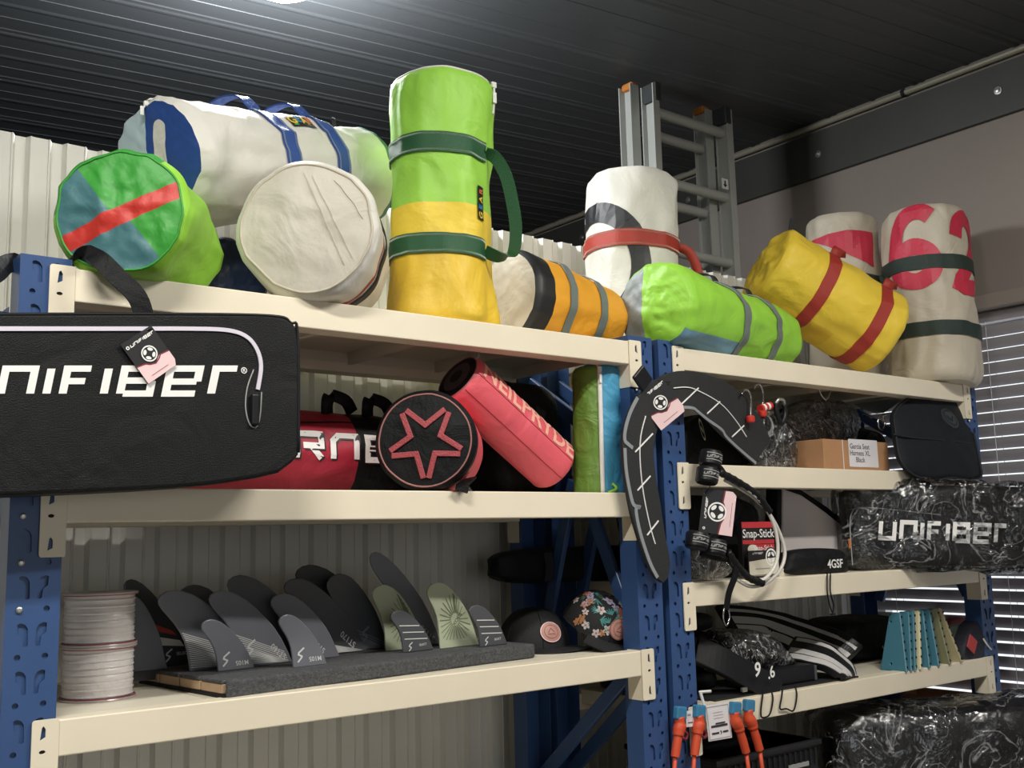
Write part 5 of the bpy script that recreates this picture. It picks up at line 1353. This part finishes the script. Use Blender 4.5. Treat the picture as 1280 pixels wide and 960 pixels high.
# big wrapped gear bag, jutting out of the rack
def wrapped_long(label, A_, d, L_, H_, T_, zb, m_in, logo, tilt=0.0):
    A_ = V(A_); d = V(d).normalized(); nb = V((-d.y, d.x, 0)); nb = nb if nb.y > 0 else -nb
    R_ = thing('wrapped_gear_bag', label, 'bag', (A_.x + d.x * L_ / 2, A_.y + d.y * L_ / 2, zb))
    def hull(g, wob, sd):
        b = B(); n = 28; k = 26; rows = []
        for i in range(n + 1):
            u = i / n; e = min(u, 1 - u) * L_; s = .80 + .20 * math.sqrt(min(1, e / .05)) if e < .05 else 1
            row = []
            for j in range(k):
                a = 2 * PI * j / k; ca, sa = math.cos(a), math.sin(a); f = lambda t: math.copysign(abs(t) ** .45, t)
                p = A_ + d * (L_ * u + (g * (u - .5) * 3)) + nb * (T_ / 2 + (T_ / 2 + g) * f(ca) * s) + V((0, 0, zb + H_ / 2 + (H_ / 2 + g) * f(sa) * s - A_.z + tilt * u))
                nn = noise.noise(p * 9 + V((sd, 0, 0))) + .6 * abs(noise.noise(p * 26 + V((sd, 2, 0))))
                p = p + (nb * ca + V((0, 0, sa))) * wob * nn
                row.append(p)
            rows.append(row)
        vs = [p for r_ in rows for p in r_]
        fs = [(i * k + j, i * k + (j + 1) % k, (i + 1) * k + (j + 1) % k, (i + 1) * k + j) for i in range(n) for j in range(k)] + [tuple(range(k)), tuple(n * k + j for j in range(k))]
        return b.add(vs, fs)
    hull(0, .004, 1).build('body', m_in, R_, smooth=True)
    hull(.014, .020, 5).build('clear_wrap', 'clear_wrap', R_, smooth=True)
    if logo:
        lt_ = logo2d('uniFiBer', H_ * .26, .72, .21, .36, .16); lt_ = ([(x * .92, y) for x, y in lt_[0]], lt_[1]); o = A_ + d * (L_ * .385) + V((0, 0, zb - A_.z + H_ * .42 + tilt * .42))
        decal('lettering', [(*lt_, 0)], lambda x, y, z=0: o + d * x + V((0, 0, y + x * -.06)) - nb * (.010 + z), 'white_print', R_)
        pc = [o + d * x + V((0, 0, y)) - nb * .006 for x, y in ((-.30, -.10), (-.30, .02), (-.29, .07), (-.26, .085), (-.15, .075), (0, .055))]
        B().tube(spline(pc, 6), .0018, 5).build('zip', 'grey_print', R_)
        B().box(o + d * -.305 + V((0, 0, -.03)) - nb * .008, (.008, .004, .03)).build('orange_tab', 'tag_orange', R_)
    return R_, d, nb
A_ = at(1062, 665, .09); A_.z = Q3
wrapped_long('black gear bag with white lettering, wrapped in plastic and jutting out of the rack', (A_.x, .09, Q3), (.80, -.60, 0), .78, .262, .10, Q3 + .022, 'black_rubber', True, -.03)

# ================================================================== RIGHT RACK, THIRD SHELF
mat('mat_black', '1A1B1E', .7); mat('stripe_white', 'C6C4C2', .6)
tag(B().box((2.06, .15, Q4 + .003), (.66, .26, .006)).build('rubber_mat', 'mat_black'), 'thin black rubber mat lying on the shelf under the straps', 'mat')
def padded_strip(label, pts, w_, th, wdir, stripes, group=None):
    pts = spline([V(p) for p in pts], 8); R_ = thing('padded_strap', label, 'strap', V((pts[-1].x, pts[-1].y, pts[-1].z)))
    B().ribbon(pts, wdir, w_, th).build('pad', 'black_rubber', R_, bevel=th * .4, seg=2)
    for off, sw in stripes:
        wd = V(wdir).normalized()
        P2 = []
        for i in range(len(pts)):
            t = (pts[min(i + 1, len(pts) - 1)] - pts[max(i - 1, 0)]).normalized(); ww = (wd - t * wd.dot(t)).normalized(); nn = t.cross(ww)
            if nn.z < 0: nn = -nn
            P2.append(pts[i] + ww * off * w_ + nn * (th / 2 + .0012))
        B().ribbon(P2[2:-1], wdir, sw, .0012).build('white_stripe', 'stripe_white', R_)
    return R_
zq = Q4 + .02
padded_strip('black padded strap with white stripes arching at the back of the shelf', [at(905, 776, .46), at(950, 779, .44), at(985, 790, .36), at(1020, 803, .26), at(1045, 813, .18), at(1062, 824, .13)], .13, .02, (.25, .45, .5), [(-.30, .03), (-.02, .03), (.30, .012)])
padded_strip('short black padded strap with white stripes curling down to the shelf edge', [at(985, 812, .20), at(1010, 816, .14), at(1035, 824, .08), at(1055, 838, .04), at(1062, 848, .025)], .15, .02, (.6, .45, .3), [(-.36, .03), (-.12, .03), (.36, .02)])
R_ = thing('black_case', 'flat black case with a grey edge in front of the short strap', 'case', (at(985, 862, .06).x, .09, Q4))
a, b_ = at(945, 866, .05), at(1021, 830, .05)
B().box(((a.x + b_.x) / 2, .11, (Q4 + .006 + b_.z) / 2), (b_.x - a.x, .11, b_.z - Q4 - .006)).build('case', 'black_rubber', R_, bevel=.006)
B().box((b_.x - .004, .054, (Q4 + .006 + b_.z) / 2), (.008, .006, b_.z - Q4 - .012)).build('edge', 'plate_grey', R_, bevel=.001)
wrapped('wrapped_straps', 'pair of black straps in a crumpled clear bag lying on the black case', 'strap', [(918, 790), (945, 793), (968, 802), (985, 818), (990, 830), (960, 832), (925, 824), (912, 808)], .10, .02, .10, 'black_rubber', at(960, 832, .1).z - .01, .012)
R_ = thing('neoprene_stack', 'folded black neoprene bundle next to the rack post', 'neoprene bundle', (1.78, .2, Q4))
for k, (zz, dx) in enumerate(((.0, 0), (.055, -.01), (.11, .005), (.165, -.005))):
    c = V((1.80 + dx, .30, Q4 + .03 + zz)); b = B()
    f = lambda t: math.copysign(abs(t) ** .5, t)
    b.sheet(lambda u, v, o: V((c.x + .15 * f(math.cos(2 * PI * u)) * f(math.cos(PI * (v - .5))), c.y + .14 * f(math.sin(2 * PI * u)) * f(math.cos(PI * (v - .5))), c.z + .029 * f(math.sin(PI * (v - .5))))), 28, 12)
    b.build('layer', 'black_cloth' if k % 2 else 'black_rubber', R_, smooth=True, weld=True)
R_ = thing('footstrap', 'black foot strap with small white digits sloping to the shelf edge', 'strap', (1.85, .05, Q4))
B().ribbon(spline([at(870, 812, .10), at(905, 828, .06), at(935, 845, .04), at(960, 858, .03), at(972, 868, .02)], 6), V((.6, .3, .75)), .085, .018).build('pad', 'black_rubber', R_, bevel=.006)
decal('digit', [(*text2d('9', .055, .02), 0)], plane_fn(at(947, 838, .0), (1, 0, -.15), (.15, 0, 1), .0), 'white_print', R_)
decal('digit', [(*text2d('.6', .045, .02), 0)], plane_fn(at(964, 841, .0), (1, 0, .15), (-.15, 0, 1), .0), 'white_print', R_)
B().box(at(930, 862, .02), (.02, .01, .012)).build('buckle', 'zinc', R_, bevel=.002)
for l in ([(954, 863, -.0), (953, 872, -.011), (951, 890, -.011), (953, 897, -.011), (962, 893, -.011), (966, 876, -.011), (965, 866, -.004)], [(978, 862, -.0), (977, 872, -.011), (975, 886, -.011), (983, 886, -.011), (992, 888, -.011), (996, 870, -.011), (994, 858, 0)]):
    B().tube(spline([at(x, y, Y) for x, y, Y in l], 6), .0024, 6).build('cord', 'black_matte', R_, smooth=True)
R_ = soft_box('black_bag', 'black bag with a faint tan mark behind the coloured plates', (2.66, .22, Q4), (3.02, .46, Q4 + .15), 'black_cloth')
a = at(1108, 818, .21); decal('faint_mark', [(*strokes([[(-.02, .03), (.0, .005), (-.02, -.01), (.012, -.03)], [(0, .005), (.025, .03)]], .006), 0)], plane_fn(V((a.x, .21, a.z)), (1, 0, 0), (0, 0, 1), 0), 'logo_tan', R_)

# plates standing on edge
mat('plate_blue', '3F7182', .45, var=.06); mat('plate_cream', 'C9C29E', .5); mat('plate_olive', '77775A', .5); mat('plate_tan', 'A89E7C', .5)
def plate(label, xb, xt, m_, h=.178, Y0=-.012, top=.040, bot=.095, group=None):
    xbm = at(xb, 850, 0).x; lean = at(xt, 785, .06).x - xbm
    R_ = thing('edge_plate', label, 'plate', (xbm, Y0 + bot / 2, Q4), group)
    th = .0105
    prof = [(Y0, 0), (Y0 + bot, 0), (Y0 + .055 + top, h - .006), (Y0 + .055 + top - .006, h), (Y0 + .061, h), (Y0 + .055, h - .006)]
    hol = [circ(Y0 + .06, .02, .004, 8), circ(Y0 + .085, h - .03, .004, 8)]
    ez = V((lean, 0, h)).normalized(); ez = ez / ez.z
    B().prism(prof, (xbm - th / 2, 0, Q4 + .001), (0, 1, 0), ez, (th, 0, 0), hol).build('plate', m_, R_, bevel=.002, seg=1)
    st = B()
    for i in range(7):
        t = (i + .5) / 7; p = V((xbm, Y0 + .055 * t - .0012, Q4 + .001)) + ez * (h * t) ; st.box(p, (.004, .003, .007))
    st.build('edge_notch', 'mat_black', R_)
for xb, xt, m_, lab in ((1131, 1122, 'plate_blue', 'blue plastic plate on edge, outermost with its whole face showing'), (1137, 1133, 'plate_blue', 'blue plastic plate squeezed second in the row of plates'), (1142, 1139, 'plate_blue', 'blue plastic plate touching the cream plate'), (1148.5, 1146, 'plate_cream', 'cream plastic plate on edge among the blue plates'),
                        (1160, 1151, 'plate_blue', 'leaning blue plastic plate next to the cream plate'), (1172, 1159, 'plate_blue', 'leaning blue plastic plate next to the olive plate'), (1186, 1168, 'plate_olive', 'leaning olive plastic plate between blue and tan plates'), (1201, 1173, 'plate_tan', 'tan plastic plate leaning the most, last in the row')):
    plate(lab, xb, xt, m_)
# cloth bits at the end of the shelf
mat('tag_red', 'B23A3A', .5); mat('pouch_green', '5B6A5C', .7); mat('cloth_dark', '2A2C38', .7, crease=.4)
R_ = thing('green_pouch', 'grey green pouch upright at the end of the plate row', 'pouch', (at(1200, 832, .06).x, .09, Q4))
q = puffy([(1188, 786), (1200, 781), (1211, 783), (1212, 800), (1207, 815), (1205, 832), (1192, 834), (1187, 810)], .07, .012, .05)
for v in q.v: v.z = max(v.z, Q4)
q.build('body', 'pouch_green', R_, smooth=True)
R_ = thing('dark_cloth', 'dark folded cloth bundle with a red tag at the shelf end', 'cloth', (at(1225, 832, .03).x, .05, Q4))
q = puffy([(1212, 790), (1220, 778), (1230, 778), (1234, 800), (1240, 812), (1238, 828), (1222, 834), (1208, 832), (1206, 812)], .015, .015, .06)
q.build('body', 'cloth_dark', R_, smooth=True)
a = at(1215, 805, -.012); B().box(a, (.052, .004, .05), R=Matrix.Rotation(.6, 3, 'Y')).build('red_tag', 'tag_red', R_, bevel=.002)
B().tube(spline([at(1229, 798, -.01), at(1234, 806, -.016), at(1239, 812, -.012)], 4), .003, 6).build('white_cord', 'white_print', R_)
R_ = thing('red_bundle', 'small dark red bundle on top behind the green pouch', 'cloth', at(1198, 782, .16))
q = puffy([(1186, 784), (1190, 774), (1202, 771), (1210, 778), (1210, 786)], .16, .01, .05); q.build('body', 'strap_maroon', R_, smooth=True)

# leash sets hanging on the lowest beam in view
mat('leash_orange', 'CF4D2C', .5); mat('leash_blue', '3A7CA2', .5); mat('card_white', 'E4DEE0', .6)
def leash(label, px_, yt, dx, group='orange leashes'):
    f = lambda x, y, dy=0: at(px_ + x, yt + y, -.035 + dy)
    R_ = thing('leash', label, 'leash', f(dx, 90))
    B().box(f(0, 7), (.036, .018, .032), R=Matrix.Rotation(.15, 3, 'Y')).build('blue_tab', 'leash_blue', R_, bevel=.004)
    B().tube(spline([f(-1, 12), f(0, 22), f(dx * .22, 30), f(dx * .3, 36)], 4), [.013] * 4 + [.0165] * 4 + [.015] * 4 + [.0115], 12).build('cuff', 'leash_orange', R_, smooth=True)
    B().tube([f(dx * .28, 34), f(dx * .5, 46), f(dx * .75, 62)], [.0112, .012, .0115], 12).build('sleeve', 'leash_orange', R_, smooth=True, auto=40)
    B().tube([f(dx * .75, 60), f(dx, 95), f(dx * 1.15, 130)], .0055, 8).build('cord', 'leash_orange', R_, smooth=True)
    B().tube(spline([f(5, 30), f(9, 34), f(7, 40), f(3, 38)], 4), .004, 6).build('ring', 'strap_maroon', R_, smooth=True)
    return R_
leash('orange leash with a blue tab hanging on the rack post', 850, 884, -8)
leash('orange leash with a blue tab hanging left of the white card', 874, 882, -8)
leash('orange leash with a blue tab hanging right beside the white card', 919, 878, 18)
leash('orange leash with a blue tab hanging nearest the black cords', 936, 875, 18)
def hung_card(label, pts, m_, prints):
    pl = [at(x, y, -.028) for x, y in pts]; R_ = thing('price_card', label, 'card', (sum(p.x for p in pl) / 4, -.03, min(p.z for p in pl)))
    B().prism([(p.x, p.z) for p in pl], (0, -.028, 0), (1, 0, 0), (0, 0, 1), (0, .0015, 0)).build('card', m_, R_)
    if prints:
        o = (pl[0] + pl[1] + pl[2] + pl[3]) / 4; ex_ = (pl[1] - pl[0]).normalized(); ey_ = (pl[0] - pl[3]).normalized(); w_ = (pl[1] - pl[0]).length; h_ = (pl[0] - pl[3]).length
        decal('print', prints(w_, h_), plane_fn(o, ex_, ey_, .001), ['grey_print', 'ink', 'card_black'], R_)
    return R_
R_ = hung_card('white printed card hanging between the orange leashes', [(881, 882), (911, 877), (915, 922), (886, 927)], 'card_white', lambda w_, h_: [(*strokes([[(-w_ * .44, -h_ * .46), (w_ * .44, -h_ * .46), (w_ * .44, h_ * .44), (-w_ * .44, h_ * .44), (-w_ * .44, -h_ * .46)]], w_ * .015), 0), (*rect(-w_ * .15, -h_ * .06, w_ * .25, -h_ * .02), 1), (*rect(-w_ * .34, -h_ * .14, w_ * .34, -h_ * .08), 1), (*rect(-w_ * .34, -h_ * .33, -w_ * .04, -h_ * .28), 1), (*strokes([[(w_ * .02, -h_ * .25), (w_ * .06, -h_ * .30), (w_ * .02, -h_ * .35)]], w_ * .03), 1), (*rect(w_ * .12, -h_ * .32, w_ * .34, -h_ * .27), 1)] + [(*rect(-w_ * .2, h_ * (.1 + .08 * k), w_ * .2, h_ * (.11 + .08 * k)), 0) for k in range(3)])
B().tube([at(875, 864, -.03), at(881, 884, -.03)], .004, 6).tube([at(875, 865, -.03), at(888, 864, -.02)], .004, 6).build('wire_hanger', 'white_print', R_)
hung_card('small white card tucked beside the rack post leash', [(857, 889), (867, 888), (868, 908), (858, 909)], 'card_white', lambda w_, h_: [(*rect(-w_ * .3, -h_ * .25, w_ * .3, -h_ * .2), 1), (*rect(-w_ * .3, h_ * .2, w_ * .1, h_ * .32), 0)])
hung_card('pale yellow paper slip hanging under the leash by the post', [(870, 918), (876, 917), (878, 940), (868, 941)], 'pack_cream', None)

# ================================================================== RIGHT RACK, LOWEST SHELF
mat('crate_black', '1C1D20', .5)
xa, xb = at(895, 935, .03).x, at(1022, 930, .03).x; zt = at(1000, 928, .03).z
R_ = thing('black_crate', 'black ribbed plastic crate below the hanging leashes', 'crate', ((xa + xb) / 2, .2, Q5))
B().box(((xa + xb) / 2, .20, (Q5 + zt) / 2), (xb - xa, .34, zt - Q5)).build('body', 'crate_black', R_, bevel=.008)
B().box(((xa + xb) / 2, .20, zt - .008), (xb - xa + .02, .36, .016)).build('rim', 'crate_black', R_, bevel=.004)
for i in range(18):
    x = xa + .02 + (xb - xa - .04) * i / 17
    B().box((x, .027, zt - .045), (.006, .008, .045)).build('rib', 'crate_black', R_)
a = at(1000, 957, .02); B().box((a.x, .024, a.z), (.09, .004, .012)).build('label_strip', 'grey_print', R_)
R_ = soft_box('black_sack', 'black sack piled inside the crate top', (xa + .02, .08, zt + .0), (xa + .30, .34, zt + .035), 'black_cloth')
A_ = at(1052, 905, .06)
wrapped_long('large black bag in glossy plastic wrap beneath the coloured plates', (A_.x, .10, Q5), (.80, -.60, 0), .80, .34, .24, Q5 + .02, 'black_rubber', False, .02)
R_ = thing('open_carton', 'tall open brown carton standing between the rack and the window wall', 'box', (3.287, .25, 0))
zt = at(1225, 873, .12).z; b = B()
for c, s in (((3.287, .07, 0), (.15, .005, 1)), ((3.287, .43, 0), (.15, .005, 1)), ((3.212, .25, 0), (.005, .36, 1)), ((3.362, .25, 0), (.005, .36, 1))):
    b.box((c[0], c[1], zt / 2), (s[0], s[1], zt))
b.box((3.287, .25, .004), (.15, .36, .008)); b.build('carton', 'kraft', R_)
R_ = soft_box('black_roll', 'long black rolled bag lying across the rack end braces', (1.27, .37, Q3 + .002), (2.0, .48, Q3 + .105), 'black_cloth')
B().ribbon([(1.45, .37 + .002, Q3 + .09), (1.45, .365, Q3 + .05), (1.45, .372, Q3 + .01)], V((1, 0, 0)), .03, .003).build('strap', 'web_black', R_)

# look-alikes carry a common group
GROUPS = {'sail_bag': 'sailcloth bags on the top shelves', 'surf_fin': 'fins standing in the display board', 'hang_tag': 'star logo hang tags', 'edge_plate': 'plastic plates standing on edge',
          'leash': 'orange leashes', 'cap': 'caps on the lower shelf', 'fill_lamp': 'added twin tube fill lamps', 'steel_hook': 'steel hooks', 'padded_strap': 'striped padded straps',
          'wrapped_gear_bag': 'gear bags in plastic wrap', 'price_card': 'cards hanging by the leashes', 'storage_rack': 'storage racks'}
for o in list(bpy.data.objects):
    k = o.name.split('.')[0]
    if o.parent is None and k in GROUPS: o['group'] = GROUPS[k]
